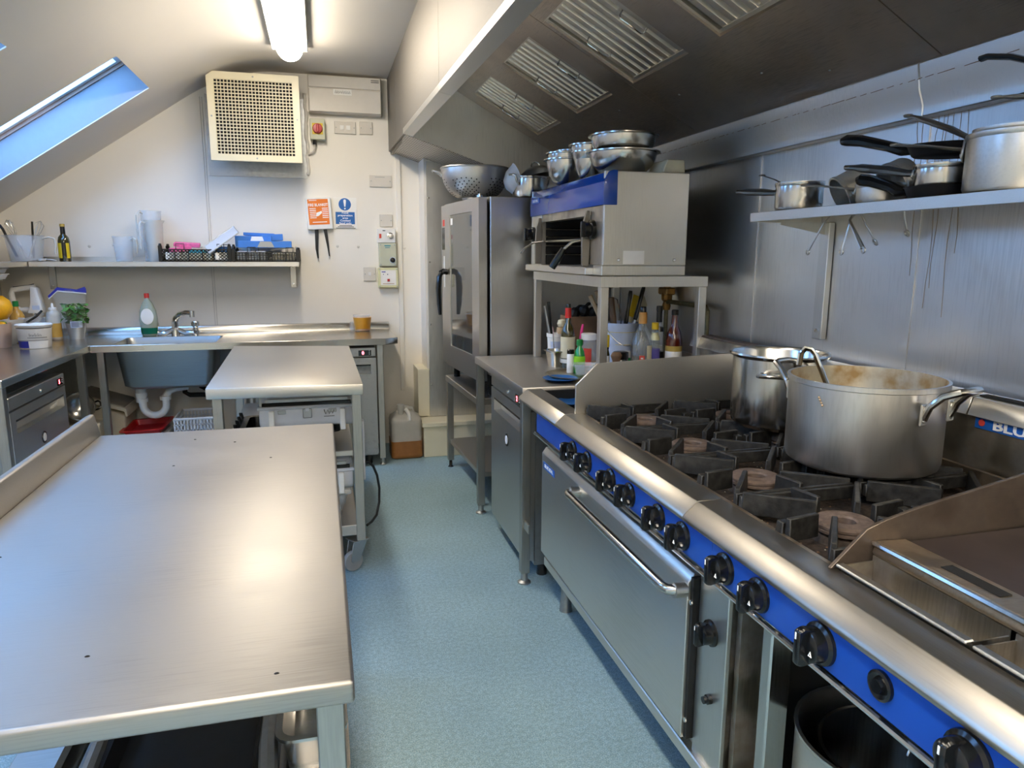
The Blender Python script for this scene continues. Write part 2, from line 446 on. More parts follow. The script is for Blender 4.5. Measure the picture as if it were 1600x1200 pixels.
batten(3.30, 4.76, 'long white glowing strip light on the ceiling in front of the wall extractor')
batten(-.1, 1.42, 'unseen strip light added on the ceiling nearer the camera for fill')  # out of view, put in to brighten the near end
batten(-1.9, -.38, 'unseen strip light added behind the camera for fill')  # this one and the next two are unseen, added as fill light
batten(-1.8, -.28, 'unseen right-hand strip light added behind the camera for fill', 1.05)
batten(-3.1, -2.1, 'unseen strip light added at the far rear of the room for fill', -.12)

# ================================================================ extractor hood over the range
HX = .52
def lipz(y): return 2.105 + (y-1.9)*.0245
hd = T('extractor_hood', 'long stainless steel canopy hood above the cooking range', 'hood', (1.1, 2.8, 2.2), world=True)
for a, b_ in ((.3, 3.168), (3.172, 4.948), (4.952, 5.465)):
    g = G(); V = [(HX, a, lipz(a)), (HX, b_, lipz(b_)), (HX, b_, 2.688), (HX, a, 2.688), (HX+.012, a, lipz(a)), (HX+.012, b_, lipz(b_)), (HX+.012, b_, 2.688), (HX+.012, a, 2.688)]
    p('front_panel', g.add(V, BF), 'steel_hood', hd, smooth=0)
for a, b_ in ((.3, 3.168), (3.172, 4.50)):
    g = G(); q = [(-.004, .0), (.055, -.012), (.06, .012), (.05, .0), (.012, .012), (.010, .03), (-.004, .03)]
    V = [(HX+u, a, lipz(a)+w_) for u, w_ in q] + [(HX+u, b_, lipz(b_)+w_) for u, w_ in q]; n = len(q)
    g.add(V, [tuple(range(n)), tuple(range(2*n-1, n-1, -1))] + [(i, i+n, (i+1) % n+n, (i+1) % n) for i in range(n)])
    p('gutter_lip', g, 'steel', hd, smooth=0)
def sz(x): return 1.97 + .54*(1.7-x)
FIL = [(3.92, 4.36), (3.19, 3.66), (2.49, 2.97), (1.80, 2.28), (1.10, 1.58), (.4, .88)]
secs = [(3.002, 4.50, FIL[0:2]), (1.692, 2.998, FIL[2:4]), (.3, 1.688, FIL[4:6])]
for a, b_, fl in secs:
    cuts = [(HX+.02, .92, a, b_), (1.32, 1.675, a, b_)]
    y = a
    for f0, f1 in sorted(fl): cuts.append((.92, 1.32, y, f0)); y = f1
    cuts.append((.92, 1.32, y, b_))
    g = G()
    for x0, x1, y0, y1 in cuts:
        V = [(x0, y0, sz(x0)), (x1, y0, sz(x1)), (x1, y1, sz(x1)), (x0, y1, sz(x0))]
        g.add(V + [(v[0], v[1], v[2]+.012) for v in V], BF)
    p('soffit_panel', g, 'steel_soffit', hd, smooth=0)
g = G().prism([(HX+.014, lipz(4.5)+.0), (1.675, 1.80), (1.675, 2.0), (HX+.014, 2.62)], 4.502, 4.512)
p('end_panel', g, 'steel_wall', hd, smooth=0)
g = G(); V = [(HX+.013, 4.512, 2.165), (1.675, 4.512, 1.80), (1.675, 5.19, 1.82), (HX+.013, 5.19, 2.185)]
p('perforated_panel', g.add(V + [(v[0], v[1], v[2]+.006) for v in V], BF), 'perforated', hd, smooth=0)
g = G().prism([(HX+.013, 2.187), (.734, 2.12), (.734, 2.126), (HX+.013, 2.193)], 5.19, 5.46)
p('perforated_panel', g, 'perforated', hd, smooth=0)
p('end_panel', G().prism([(HX+.013, 2.17), (HX+.03, 2.17), (HX+.03, 2.6), (HX+.013, 2.6)], 4.515, 5.46), 'steel_hood', hd, smooth=0)
# rear channel along the wall
for a, b_ in ((.3, 1.7395), (1.7405, 5.18)):
    p('rear_channel', G().prism([(1.625, 1.985), (1.638, 1.915), (1.655, 1.875), (1.655, 1.845), (1.698, 1.845), (1.698, 2.01)], a, b_), 'steel', hd, .003)
g = G()
rnd = random.Random(5); y = .5
while y < 4.4:
    l = rnd.uniform(.01, .06); g.tube([(1.633, y, 1.945), (1.6335, y+l, 1.9435)], .0016, 4); y += l + rnd.uniform(.006, .03)
p('sealant_seam', g, 'wood_dark', hd, kind='stuff')
for x, y in ((.7, 3.6), (.62, 2.4), (1.45, 2.8), (1.5, 2.3), (1.4, 3.3), (1.52, 1.5), (.75, 2.9), (1.58, 2.05), (1.45, 1.2)):
    p('rivet', G().lathe([(0, -.004), (.004, -.003), (.005, 0)], seg=8, T=Matrix.Translation((x, y, sz(x)))), 'galv', hd)
# grease filters: baffles run down the slope
SA = math.atan2(sz(1.32)-sz(.92), .40)
words_ = ['nearest the far end of the hood', 'second from the far end of the hood', 'third from the far end, large in view', 'fourth from the far end, cut by the top edge',
          'fifth from the far end, over the griddle', 'last one, nearest the camera end']
flt = None
for k, (a, b_) in enumerate(FIL):
    L_ = .40/math.cos(SA); w_ = b_-a
    t = T('grease_filter', 'steel baffle filter in the hood, ' + words_[k], 'filter', (.92, a, sz(.92)+.010), group='baffle filters in the hood', rot=(0, -SA, 0))
    g = G(); g.box(0, 0, 0, L_, .014, .012).box(0, w_-.014, 0, L_, w_, .012).box(0, .014, 0, .014, w_-.014, .012).box(L_-.014, .014, 0, L_, w_-.014, .012)
    p('frame', g, 'steel_filter', t, smooth=0)
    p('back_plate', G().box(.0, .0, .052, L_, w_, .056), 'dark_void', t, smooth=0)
    n = 8; s_ = (w_-.028)/n
    for i in range(n):
        y = .014 + i*s_
        p('baffle', G().prism([(y+.002, .030), (y+.010, .004), (y+s_*.70, .004), (y+s_*.82, .030), (y+s_*.80, .032), (y+s_*.68, .007), (y+.012, .007), (y+.004, .032)], .014, L_-.014, 'x'), 'steel_filter', t, smooth=0)
    for u in (w_*.80, w_*.12):
        p('pull_handle', G().tube([(L_*.40, u, .004), (L_*.40, u, -.018), (L_*.42, u, -.024), (L_*.62, u, -.024), (L_*.64, u, -.018), (L_*.64, u, .004)], .0035, 6), 'chrome', t)

# ================================================================ worktables
def foot(parent, x, y, h=.06, r=.022):
    p('foot', G().lathe([(0, 0), (r, 0), (r, .006), (r*.55, .014), (r*.5, h), (0, h)], (x, y, 0), 14), 'galv', parent)
t1 = T('steel_worktable', 'large brushed steel preparation table in the left foreground', 'table', (-.33, 1.65, 0), world=True)
g = G().box(-.685, .886, .866, .021, 2.405, .90)
p('tabletop', g, 'steel_table', t1, .006, seg=3)
p('upstand', G().prism([(-.686, .905), (-.697, .962), (-.705, .966), (-.722, .960), (-.724, .87), (-.686, .87)], .886, 2.42), 'steel_table', t1, .002)
for x, y in ((-.012, .94), (-.012, 2.36), (-.67, .94), (-.67, 2.36)):
    lg = p('leg', G().box(x-.019, y-.019, .05, x+.019, y+.019, .866), 'steel_leg', t1, .002); foot(lg, x, y)
p('undershelf', G().box(-.70, .93, .335, .0, 2.37, .36), 'steel_table', t1, .003)
for x, y in ((-.39, 2.28), (-.27, 2.22), (-.40, 2.0), (-.155, 2.02), (-.08, .93), (-.6, 1.45), (-.34, 1.04)):
    p('crumb', G().lathe([(0, .002), (.003, .001), (.004, 0)], (x, y, .9), 6, sy=.6), 'dark_void', t1)

tr = T('wheeled_steel_table', 'small steel table on castors standing behind the big preparation table', 'table', (-.18, 3.8, 0), world=True)
p('tabletop', G().prism([(-.487, 3.16), (.160, 3.12), (.152, 4.47), (-.53, 4.62)], .852, .90, 'z'), 'steel_topx', tr, .004, seg=2)
for x, y in ((.132, 3.2), (-.45, 3.22), (.13, 4.40), (-.497, 4.45)):
    p('leg', G().box(x-.02, y-.02, .155, x+.02, y+.02, .852), 'steel_leg', tr, .002)
p('shelf', G().box(-.47, 3.2, .175, .12, 4.44, .225), 'steel_top', tr, .003)
p('middle_shelf', G().box(-.47, 3.225, .55, .112, 4.44, .575), 'steel_top', tr, .003)
def caster(x, y, rz):
    c = p('caster', G().box(-.04, -.04, .148, .04, .04, .155, T=RT((x, y, 0), rz=rz)), 'galv', tr, .001)
    M_ = RT((x, y, 0), rz=rz)
    for s in (-1, 1):
        p('fork', G().prism([(-.035, .148), (.04, .148), (-.005, .05), (-.04, .045), (-.05, .06)], s*.022-.002, s*.022+.002, 'y', T=M_), 'galv', c, .001)
    p('wheel', G().lathe([(0, -.016), (.030, -.016), (.046, -.013), (.0485, -.008), (.0485, .008), (.046, .013), (.030, .016), (0, .016)], seg=20, T=M_ @ Matrix.Translation((-.028, 0, .0495)) @ Matrix.Rotation(PI/2, 4, 'X')), 'rubber', c)
for x, y, rz in ((.115, 3.22, .5), (-.44, 3.24, 2.2), (.13, 4.38, 1.2), (-.49, 4.43, .3)): caster(x, y, rz)
p('cable_strip', G().box(.153, 3.26, .42, .165, 3.31, .70), 'plastic_grey', tr, .002)

# back counter with sink
bc = T('sink_counter', 'stainless steel counter with inset sink along the back wall', 'counter', (-.8, 5.1, 0), world=True)
g = G()
g.prism([(-1.372, 4.81), (-1.262, 4.81), (-1.262, 5.46), (-2.045, 5.46), (-2.045, 4.81)], .862, .90, 'z')
g.box(-1.262, 4.81, .862, -.662, 4.842, .90).box(-1.262, 5.235, .862, -.662, 5.46, .90)
g.prism([(-.662, 4.81), (.40, 4.81), (.485, 4.86), (.485, 5.46), (-.662, 5.46)], .862, .90, 'z')
p('worktop', g, 'steel_counter', bc, 0)
p('apron', G().prism([(-1.37, 4.803), (.402, 4.803), (.488, 4.854), (.49, 4.862), (.40, 4.8095), (-1.37, 4.8095)], .858, .90, 'z'), 'steel_counter', bc, .001)
p('splashback', G().prism([(5.435, .90), (5.447, .948), (5.465, .952), (5.465, .90)], -2.045, .485, 'x'), 'steel_counter', bc, .001)
# basin: open box with sloping ends
def ringrect(x0, y0, x1, y1, z, r, n=4):
    out = []
    for cx, cy, a0 in ((x1-r, y1-r, 0), (x0+r, y1-r, PI/2), (x0+r, y0+r, PI), (x1-r, y0+r, 1.5*PI)):
        for i in range(n+1):
            a = a0 + i*PI/2/n; out.append((cx+r*math.cos(a), cy+r*math.sin(a), z))
    return out
def loft(g, rings, cap0=False, cap1=True):
    n = len(rings[0]); V = [v for r_ in rings for v in r_]; F = []
    for i in range(len(rings)-1):
        for j in range(n): F.append((i*n+j, i*n+(j+1) % n, (i+1)*n+(j+1) % n, (i+1)*n+j))
    if cap0: F.append(tuple(range(n-1, -1, -1)))
    if cap1: F.append(tuple(range((len(rings)-1)*n, len(rings)*n)))
    return g.add(V, F)
g = loft(G(), [ringrect(-1.262, 4.842, -.662, 5.235, .8985, .04), ringrect(-1.255, 4.85, -.668, 5.225, .87, .05), ringrect(-1.225, 4.868, -.70, 5.20, .63, .05), ringrect(-1.19, 4.90, -.735, 5.17, .606, .05)])
p('basin', g, 'steel_basin', bc, 0, smooth=50)
p('worktop_lip', G().box(-1.262, 4.842, .858, -.662, 4.846, .898), 'steel_counter', bc)
wt = p('waste_trap', G().tube([(-1.17, 5.06, .61), (-1.17, 5.06, .50)], .032, 12), 'plastic_white', bc)
p('u_bend', G().tube([(-1.165, 5.06, .52)] + arc((-1.095, 5.06, .47), .07, PI, 2*PI, 10) + [(-1.025, 5.06, .52), (-1.0, 5.06, .56), (-.96, 5.08, .575), (-.90, 5.12, .575)], .024, 12), 'plastic_white', wt)
for z, x in ((.545, -1.17), (.505, -1.168), (.515, -1.025)):
    p('collar', G().lathe([(.025, -.014), (.036, -.012), (.036, .012), (.025, .014)], (x, 5.06, z), 16), 'plastic_white', wt)
p('black_waste_pipe', G().tube([(-.93, 5.2, .62), (-.93, 5.2, .52), (-.90, 5.2, .50), (-.55, 5.2, .49), (-.3, 5.2, .49)], .017, 8), 'black_plastic', bc)
p('black_waste_pipe', G().tube([(-.83, 5.24, .63), (-.83, 5.24, .545), (-.80, 5.24, .53), (-.3, 5.24, .53)], .017, 8), 'black_plastic', bc)
for x, y in ((-1.33, 4.86), (.37, 4.90), (.40, 5.38), (-.60, 5.36), (-.55, 4.87)):
    lg = p('leg', G().box(x-.02, y-.02, .05, x+.02, y+.02, .862), 'steel_leg', bc, .002); foot(lg, x, y)
for x in (-.525, -.478):
    sp = p('supply_pipe', G().tube([(x, 4.96, .0), (x, 4.96, .84)], .012, 8), 'plastic_white', bc)
    p('valve', G().tube([(x, 4.96, .30), (x, 4.96, .36)], .018, 8), 'chrome', sp)
# tap
TS = 1.22
tp = T('mixer_tap', 'chrome deck mixer tap with curved spout on the sink edge', 'tap', (-.98, 5.32, .90))
p('bridge', G().tube([(-.105, 0, .030), (-.10, 0, .016), (-.05, 0, .014), (-.02, 0, .028), (0, 0, .034), (.02, 0, .028), (.05, 0, .014), (.10, 0, .016), (.105, 0, .03)], .015, 10), 'chrome', tp)
for s in (-1, 1):
    h = p('tap_head', G().lathe([(0, 0), (.017, 0), (.017, .03), (.013, .035), (.013, .045), (.021, .05), (.022, .072), (.018, .078), (0, .079)], (s*.105, 0, 0), 12), 'chrome', tp)
p('spout', G().tube([(0, 0, .03), (0, 0, .075), (.01, -.01, .10), (.035, -.03, .122), (.07, -.055, .132), (.10, -.075, .132)], .013, 10, rs=[.02, .017, .016, .014, .013, .013]), 'chrome', tp)
p('nozzle', G().lathe([(0, -.022), (.014, -.022), (.015, .012), (0, .014)], (.105, -.078, .130), 12), 'chrome', tp)
p('collar', G().lathe([(0, 0), (.024, 0), (.022, .03), (0, .034)], (0, 0, 0), 12), 'chrome', tp)

tp.scale = (TS, TS, TS)
# left counter
lc = T('side_counter', 'stainless steel counter along the left wall over a small refrigerator', 'counter', (-1.7, 4.2, 0), world=True)
p('worktop', G().prism([(-2.045, 3.58), (-1.385, 3.58), (-1.375, 4.806), (-2.045, 4.806)], .862, .90, 'z'), 'steel_counter', lc, .003)
p('splashback', G().box(-2.045, 3.58, .90, -2.03, 4.80, .95), 'steel_counter', lc, .001)
for x, y in ((-1.41, 3.61), (-1.42, 4.77), (-2.0, 3.61), (-2.0, 4.77)):
    lg = p('leg', G().box(x-.02, y-.02, .05, x+.02, y+.02, .862), 'steel_leg', lc, .002); foot(lg, x, y)

# right counter between range and combi oven
rc = T('end_counter', 'stainless steel counter of bottles between the range and the combi oven', 'counter', (1.2, 3.3, 0), world=True)
p('worktop', G().box(.81, 2.862, .862, 1.69, 3.84, .90), 'steel_top', rc, .003, seg=2)
p('splashback', G().box(1.675, 2.87, .90, 1.69, 3.84, 1.0), 'steel_top', rc, .001)
for x, y in ((.832, 2.89), (.832, 3.80), (1.66, 2.89), (1.66, 3.80)):
    lg = p('leg', G().box(x-.02, y-.02, .05, x+.02, y+.02, .862), 'steel_leg', rc, .002); foot(lg, x, y, .06, .03)
p('tie_bracket', G().box(.822, 2.80, .265, .83, 2.868, .305), 'steel', rc, .001)

# ================================================================ undercounter refrigerators (front faces local -Y)
def fridge(label, loc, rz, w, d, h, digit, band='steel', door='steel', dx=0):
    t = T('undercounter_refrigerator', label, 'refrigerator', loc, rz)
    p('cabinet', G().box(-w/2, .045, .07, w/2, d, h), 'galv', t, .003)
    cp = p('control_panel', G().box(-w/2, .0, h-.062, w/2, .045, h), band, t, .003)
    p('display', G().box(w/2-.115-dx, -.002, h-.056, w/2-.03-dx, .0, h-.018), 'display', cp)
    text('digit', digit, .032, 'led_red', cp, Matrix.Translation((w/2-.085-dx, -.003, h-.037)) @ FACE_Y)
    for k in range(3): p('key', G().cbox((w/2-.042-dx, -.003, h-.044+.012*k), (.007, .003, .006)), 'plastic_grey', cp)
    p('lock', G().lathe([(0, .008), (.007, .007), (.010, 0)], seg=12, T=Matrix.Translation((.02, 0, h-.035)) @ Matrix.Rotation(PI/2, 4, 'X')), 'chrome', cp)
    # door with a recessed grip: four pieces of skin round the recess
    z1, z0 = h-.070, .095; r0, r1 = z1-.112, z1-.045; xr = w/2-.035; xl = -w/2+.06
    g = G().box(-w/2, 0, z0, w/2, .043, r0).box(-w/2, 0, r1, w/2, .043, z1).box(-w/2, 0, r0, xl, .043, r1).box(xr, 0, r0, w/2, .043, r1)
    dr = p('door', g, door, t, 0)
    rf = p('handle_recess', G().prism([(.040, r0), (.043, r0), (.043, r1), (.030, r1)], xl, xr, 'x'), door, dr, smooth=0)
    p('grip_lip', G().box(xl, -.001, r1-.010, xr, .012, r1), 'black_plastic', dr, .001)
    bd = p('badge', G().lathe([(0, .003), (.031, .003), (.032, 0)], seg=24, T=Matrix.Translation((.0, 0, z1-.205)) @ Matrix.Rotation(PI/2, 4, 'X')), 'black_plastic', dr)
    p('badge_oval', G().lathe([(0, .0045), (.021, .0045), (.022, .003)], seg=20, T=Matrix.Translation((.0, 0, z1-.205)) @ Matrix.Rotation(PI/2, 4, 'X')), 'dish_white', bd)
    for x in (-w/2+.06, w/2-.06):
        for y in (.1, d-.08): p('foot', G().lathe([(0, 0), (.025, 0), (.02, .07), (0, .07)], (x, y, 0), 10), 'black_plastic', t)
    return t
fridge('small steel refrigerator under the left counter, red digit on its front band', (-1.415, 4.075, 0), PI/2, .75, .58, .795, '5')
fridge('slim steel refrigerator under the back counter right of the wheeled table', (.04, 4.862, 0), 0, .60, .56, .835, '0', 'galv', 'galv')
fridge('steel refrigerator under the end counter beside the range, red digit and oval badge', (.836, 3.225, 0), -PI/2, .65, .62, .853, '2', dx=.055)

# ================================================================ combi oven and stand
ov_rz = math.radians(5.5)
st = T('oven_stand', 'low steel stand with lower shelf carrying the combi oven', 'stand', (.835, 3.90, 0), math.radians(2.5))
p('top_shelf', G().box(0, 0, .605, .74, .86, .645), 'steel_top', st, .003)
p('lower_shelf', G().box(.02, .02, .17, .72, .84, .20), 'steel_top', st, .003)
for x in (.025, .715):
    for y in (.025, .835):
        lg = p('leg', G().box(x-.02, y-.02, .05, x+.02, y+.02, .605), 'steel_leg', st, .002)
        p('foot', G().lathe([(0, 0), (.02, 0), (.012, .01), (.010, .05), (0, .05)], (x, y, 0), 10), 'black_plastic', lg)
for x in (.2, .55):
    for k in range(2): p('runner', G().box(x, .06+k*.70, .30, x+.012, .10+k*.70, .58), 'steel_leg', st)
ov = T('combi_oven', 'tall steel combi oven with a glass door standing behind the end counter', 'oven', (.86, 3.90, .645), ov_rz)
p('body', G().box(.055, 0, .13, .78, .84, 1.125), 'steel', ov, .004)
p('underside_shade', G().box(.06, .02, .07, .76, .82, .13), 'navy_label' if 0 else 'dark_void', ov)  # dark block standing for the shade between oven and stand
for x in (.08, .70):
    for y in (.06, .78): p('foot', G().lathe([(0, 0), (.022, 0), (.02, .07), (0, .07)], (x, y, 0), 10), 'black_plastic', ov)
cp = p('control_column', G().box(.0, .715, .10, .045, .84, 1.12), 'steel', ov, .004)
p('logo_plate', G().box(-.001, .745, .99, 0, .80, 1.03), 'label_red', cp)
p('key_pad', G().box(-.001, .735, .84, 0, .82, .98), 'display', cp)
p('label_strip', G().box(-.001, .76, .60, 0, .79, .80), 'plastic_white', cp)
g = G().box(-.012, .0, .10, .035, .13, 1.12).box(-.012, .60, .10, .035, .71, 1.12).box(-.012, .13, .10, .035, .60, .235).box(-.012, .13, 1.05, .035, .60, 1.12)
dr = p('door', g, 'steel', ov, 0)
p('glass', G().box(-.006, .13, .235, .0, .60, 1.05), 'oven_glass', dr, smooth=0)
p('sticker', G().box(-.0075, .545, .99, -.0065, .585, 1.03), 'paper', dr)
for z in (1.123, ): p('hinge', G().lathe([(0, 0), (.018, 0), (.018, .012), (.008, .014), (.008, .02), (0, .02)], (.01, .05, 1.12), 12), 'chrome', dr)
hn = p('handle', G().tube([(-.055, .64, .70), (-.07, .645, .67), (-.075, .648, .60), (-.072, .648, .50), (-.066, .648, .43)], .02, 10, rs=[.014, .022, .024, .020, .013], flat=.8), 'black_plastic', dr)
p('handle_arm', G().tube([(-.012, .66, .70), (-.04, .655, .705), (-.058, .645, .695)], .018, 8), 'black_plastic', hn)
p('door_gasket', G().box(.035, .02, .12, .044, .70, 1.10), 'black_matt', ov)

# ================================================================ cooking range with griddle
rg = T('cooking_range', 'long steel gas range with blue control panel, open burners and griddle', 'range', (1.2, 1.6, 0), world=True)
NP = [(.885, .90), (.820, .90), (.787, .872), (.782, .864), (.786, .855), (.80, .850), (.80, .845), (.885, .845)]
for a, b_ in ((2.345, 2.83), (1.407, 2.343), (.40, 1.405)):
    p('front_rail', G().prism(NP, a, b_), 'steel_rail', rg, .002, seg=2)
for a, b_ in ((1.301, 2.62), (.40, 1.299)):
    p('control_panel', G().box(.80, a, .768, .83, b_, .846), 'blue_panel', rg, .001)
p('trim_rod', G().tube([(.796, .4, .762), (.796, 2.63, .762)], .006, 8), 'chrome', rg)
p('oven_body', G().prism([(.875, 1.33), (.875, 2.68), (1.60, 2.68), (1.60, 1.33)], .17, .765, 'z'), 'steel_dirty', rg, .003)
# well round the burners
g = G().box(.885, 1.03, .85, 1.585, 2.335, .868)
p('burner_well', g, 'cast_rust', rg)
p('well_rim', G().box(.885, 1.03, .868, .895, 2.335, .899), 'steel_rust', rg)
p('well_rim', G().box(1.572, 1.03, .868, 1.585, 2.335, .93), 'steel_rust', rg)
p('inner_deck', G().box(.885, 2.335, .60, 1.585, 2.36, .88), 'steel_dirty', rg)
p('open_bay', G().box(.89, 2.36, .835, 1.585, 2.80, .845), 'dark_void', rg)  # shallow floor in near black, standing for the dark of a deep bay
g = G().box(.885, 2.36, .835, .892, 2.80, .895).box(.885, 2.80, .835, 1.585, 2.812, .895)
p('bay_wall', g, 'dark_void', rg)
p('splash_guard', G().prism([(.858, .895), (1.60, .868), (1.60, 1.102), (1.48, 1.10), (.938, 1.078), (.858, 1.004)], 2.337, 2.347), 'steel_range', rg, .001)
# riser
ri = p('back_riser', G().box(1.60, .40, .84, 1.665, 2.86, 1.09), 'steel_dirty', rg, .003)
for a, b_ in ((.40, 1.42), (1.424, 2.335), (2.339, 2.86)):
    p('riser_cap', G().prism([(1.585, 1.06), (1.60, 1.105), (1.668, 1.108), (1.668, 1.09), (1.60, 1.09), (1.59, 1.058)], a, b_), 'steel_range' if a < 2 else 'steel_dirty', ri, .001)
p('rust_top', G().prism([(1.603, 1.106), (1.665, 1.109), (1.655, 1.114), (1.61, 1.113)], 2.36, 2.80), 'burner_iron', ri)
for y in (1.36, 1.16, .96): p('slot', G().box(1.618, y-.06, 1.1065, 1.645, y+.06, 1.1105), 'dark_void', ri)
bd = p('name_badge', G().box(1.596, .87, 1.030, 1.601, 1.405, 1.062), 'blue_badge', ri, .001)
text('lettering', 'BLUE SEAL', .033, 'text_white', bd, Matrix.Translation((1.5955, 1.355, 1.046)) @ FACE_X, 'LEFT', sx=1.55, bold=.03)
p('red_dot', G().lathe([(0, .001), (.009, .001), (.009, 0)], seg=14, T=Matrix.Translation((1.596, 1.385, 1.046)) @ Matrix.Rotation(-PI/2, 4, 'Y')), 'label_red', bd)
# burners: spider grates whose arms point at each burner
TOP = .935
def bar(g, a, b_, w, z0, z1, zb=None):
    a = Vector((*a, 0)); b_ = Vector((*b_, 0)); d = (b_-a).normalized(); n = Vector((-d.y, d.x, 0))*w/2
    zb = z1 if zb is None else zb
    V = [(*(a-n).xy, z0), (*(a+n).xy, z0), (*(b_+n).xy, z0), (*(b_-n).xy, z0), (*(a-n*.7).xy, z1), (*(a+n*.7).xy, z1), (*(b_+n*.7).xy, zb), (*(b_-n*.7).xy, zb)]
    return g.add(V, BF)
cols = [2.17, 1.847, 1.523, 1.20]
for k, cy in enumerate(cols):
    for cx in (1.05, 1.385):
        gr = p('pan_support', bar(G(), (cx-.155, cy-.152), (cx+.16, cy-.152), .014, .895, TOP-.01), 'cast_iron', rg, .002)
        p('frame_bar', bar(G(), (cx-.155, cy+.152), (cx+.16, cy+.152), .014, .895, TOP-.01), 'cast_iron', gr, .002)
        for ax, ay, bx, by in ((-.150, -.150, -.052, -.030), (.155, .150, .055, .030), (-.150, .150, -.030, .055), (.155, -.150, .030, -.055),
                               (-.155, -.02, -.075, -.006), (.16, .02, .075, .006), (-.02, .152, -.005, .078), (.02, -.152, .005, -.078)):
            p('arm', bar(G(), (cx+ax, cy+ay), (cx+bx, cy+by), .017, .885, TOP), 'cast_iron', gr, .002)
        for sx in (-1, 1):
            p('corner_post', G().tap(cx+sx*.15-.014, cy-.014, cx+sx*.15+.014, cy+.014, .868, cx+sx*.15-.010, cy-.010, cx+sx*.15+.010, cy+.010, TOP-.012), 'cast_iron', gr, .002)
        bn = p('burner', G().lathe([(0, .869), (.068, .869), (.060, .884), (.030, .888), (.024, .874), (0, .874)], (cx, cy, 0), 20), 'cast_rust', rg)
        p('burner_hole_dark', G().lathe([(0, .8785), (.0225, .8785), (.0225, .874)], (cx, cy, 0), 16), 'dark_void', bn)  # black disc painting the shade down the ring's hole
        p('burner_ring', G().lathe([(.024, .888), (.056, .887), (.063, .891), (.063, .896), (.060, .898), (.063, .900), (.063, .905), (.057, .910), (.027, .910), (.023, .906), (.024, .888)], (cx, cy, 0), 28), 'burner_iron', bn)
rnd = random.Random(11); g = G()
for k in range(420):
    x, y = rnd.uniform(.90, 1.5), rnd.uniform(1.05, 2.3); s = rnd.uniform(.0012, .004)
    g.lathe([(0, s*.8), (s*.8, s*.4), (s, 0)], (x, y, .868), 5)
p('burnt_crumbs', g, 'wood_dark', rg, kind='stuff')
rnd = random.Random(12); g = G()
for k in range(160):
    x, y = rnd.uniform(.90, 1.2), rnd.uniform(1.05, 2.3); s = rnd.uniform(.001, .003)
    g.lathe([(0, s*.6), (s, 0)], (x, y, .868), 5)
p('ash_crumbs', g, 'label_cream', rg, kind='stuff')
# griddle
gd = p('griddle_plate', G().box(1.03, .40, .915, 1.56, 1.02, .938), 'griddle_iron', rg, .003)
p('splash_side', G().prism([(.872, .90), (1.585, .90), (1.585, 1.08), (1.42, 1.068), (1.06, 1.00), (.985, .982), (.945, .968)], 1.022, 1.030), 'burnt_steel', gd, .001)
p('rear_splash', G().box(1.562, .40, .93, 1.57, 1.02, 1.05), 'burnt_steel', gd)
p('gutter_ledge', G().prism([(.958, .925), (.965, .945), (1.03, .942), (1.03, .915), (1.02, .935), (.968, .937), (.962, .918)], .40, 1.02), 'steel_rust', gd, .001)
p('fat_slot', G().box(.988, .79, .9425, 1.012, .90, .9455), 'dark_void', gd)
p('bright_edge', G().tube([(.960, .40, .940), (.960, 1.02, .940)], .005, 6), 'polished', gd)
for a, b_ in ((.745, 1.018), (.44, .735)):
    g = G().box(.892, a, .868, .962, b_, .871).box(.892, a, .871, .895, b_, .905).box(.959, a, .871, .962, b_, .918).box(.895, a, .871, .959, a+.003, .908).box(.895, b_-.003, .871, .959, b_, .908)
    tray = p('grease_trough', g, 'steel_dirty', rg, 0)
    p('rolled_rim', G().box(.879, a, .9055, .896, b_, .9115), 'alu', tray, .002)
# knobs
def knob(y, x=.80, z=.808, s=1.0, turn=0, mark=True, par=rg):
    M_ = Matrix.Translation((x, y, z)) @ Matrix.Rotation(-PI/2, 4, 'Y') @ Matrix.Rotation(turn, 4, 'Z') @ Matrix.Scale(s, 4)
    k = p('control_knob', G().lathe([(0, 0), (.038, 0), (.037, .006), (.031, .010), (.029, .030), (.024, .034), (0, .034)], seg=24, T=M_), 'black_plastic', par, smooth=40)
    p('grip', G().prism([(-.031, .012), (-.036, .040), (-.030, .052), (.030, .052), (.036, .040), (.031, .012)], -.0075, .0075, 'y', T=M_), 'black_plastic', k, .003)
    p('pointer', G().cbox((.022, 0, .0525), (.012, .003, .001), T=M_), 'text_white', k)
    if mark:
        mk = p('flame_mark', G().tube([(-.002, -.0165, .0345), (-.010, -.0125, .0345), (-.010, -.0195, .0345)], .0014, 4, T=M_, closed=True), 'text_white', k)
    return k
for y in (2.19, 2.055, 1.865, 1.73, 1.555, 1.43, 1.246, 1.124): knob(y, turn=0, s=.92)
knob(.943, s=1.0); knob(.652, s=1.0)
ig = p('ignitor', G().lathe([(0, 0), (.024, 0), (.024, .006), (.020, .008), (.013, .005), (.011, .012), (0, .012)], seg=20, T=Matrix.Translation((.80, .806, .816)) @ Matrix.Rotation(-PI/2, 4, 'Y')), 'black_plastic', rg)
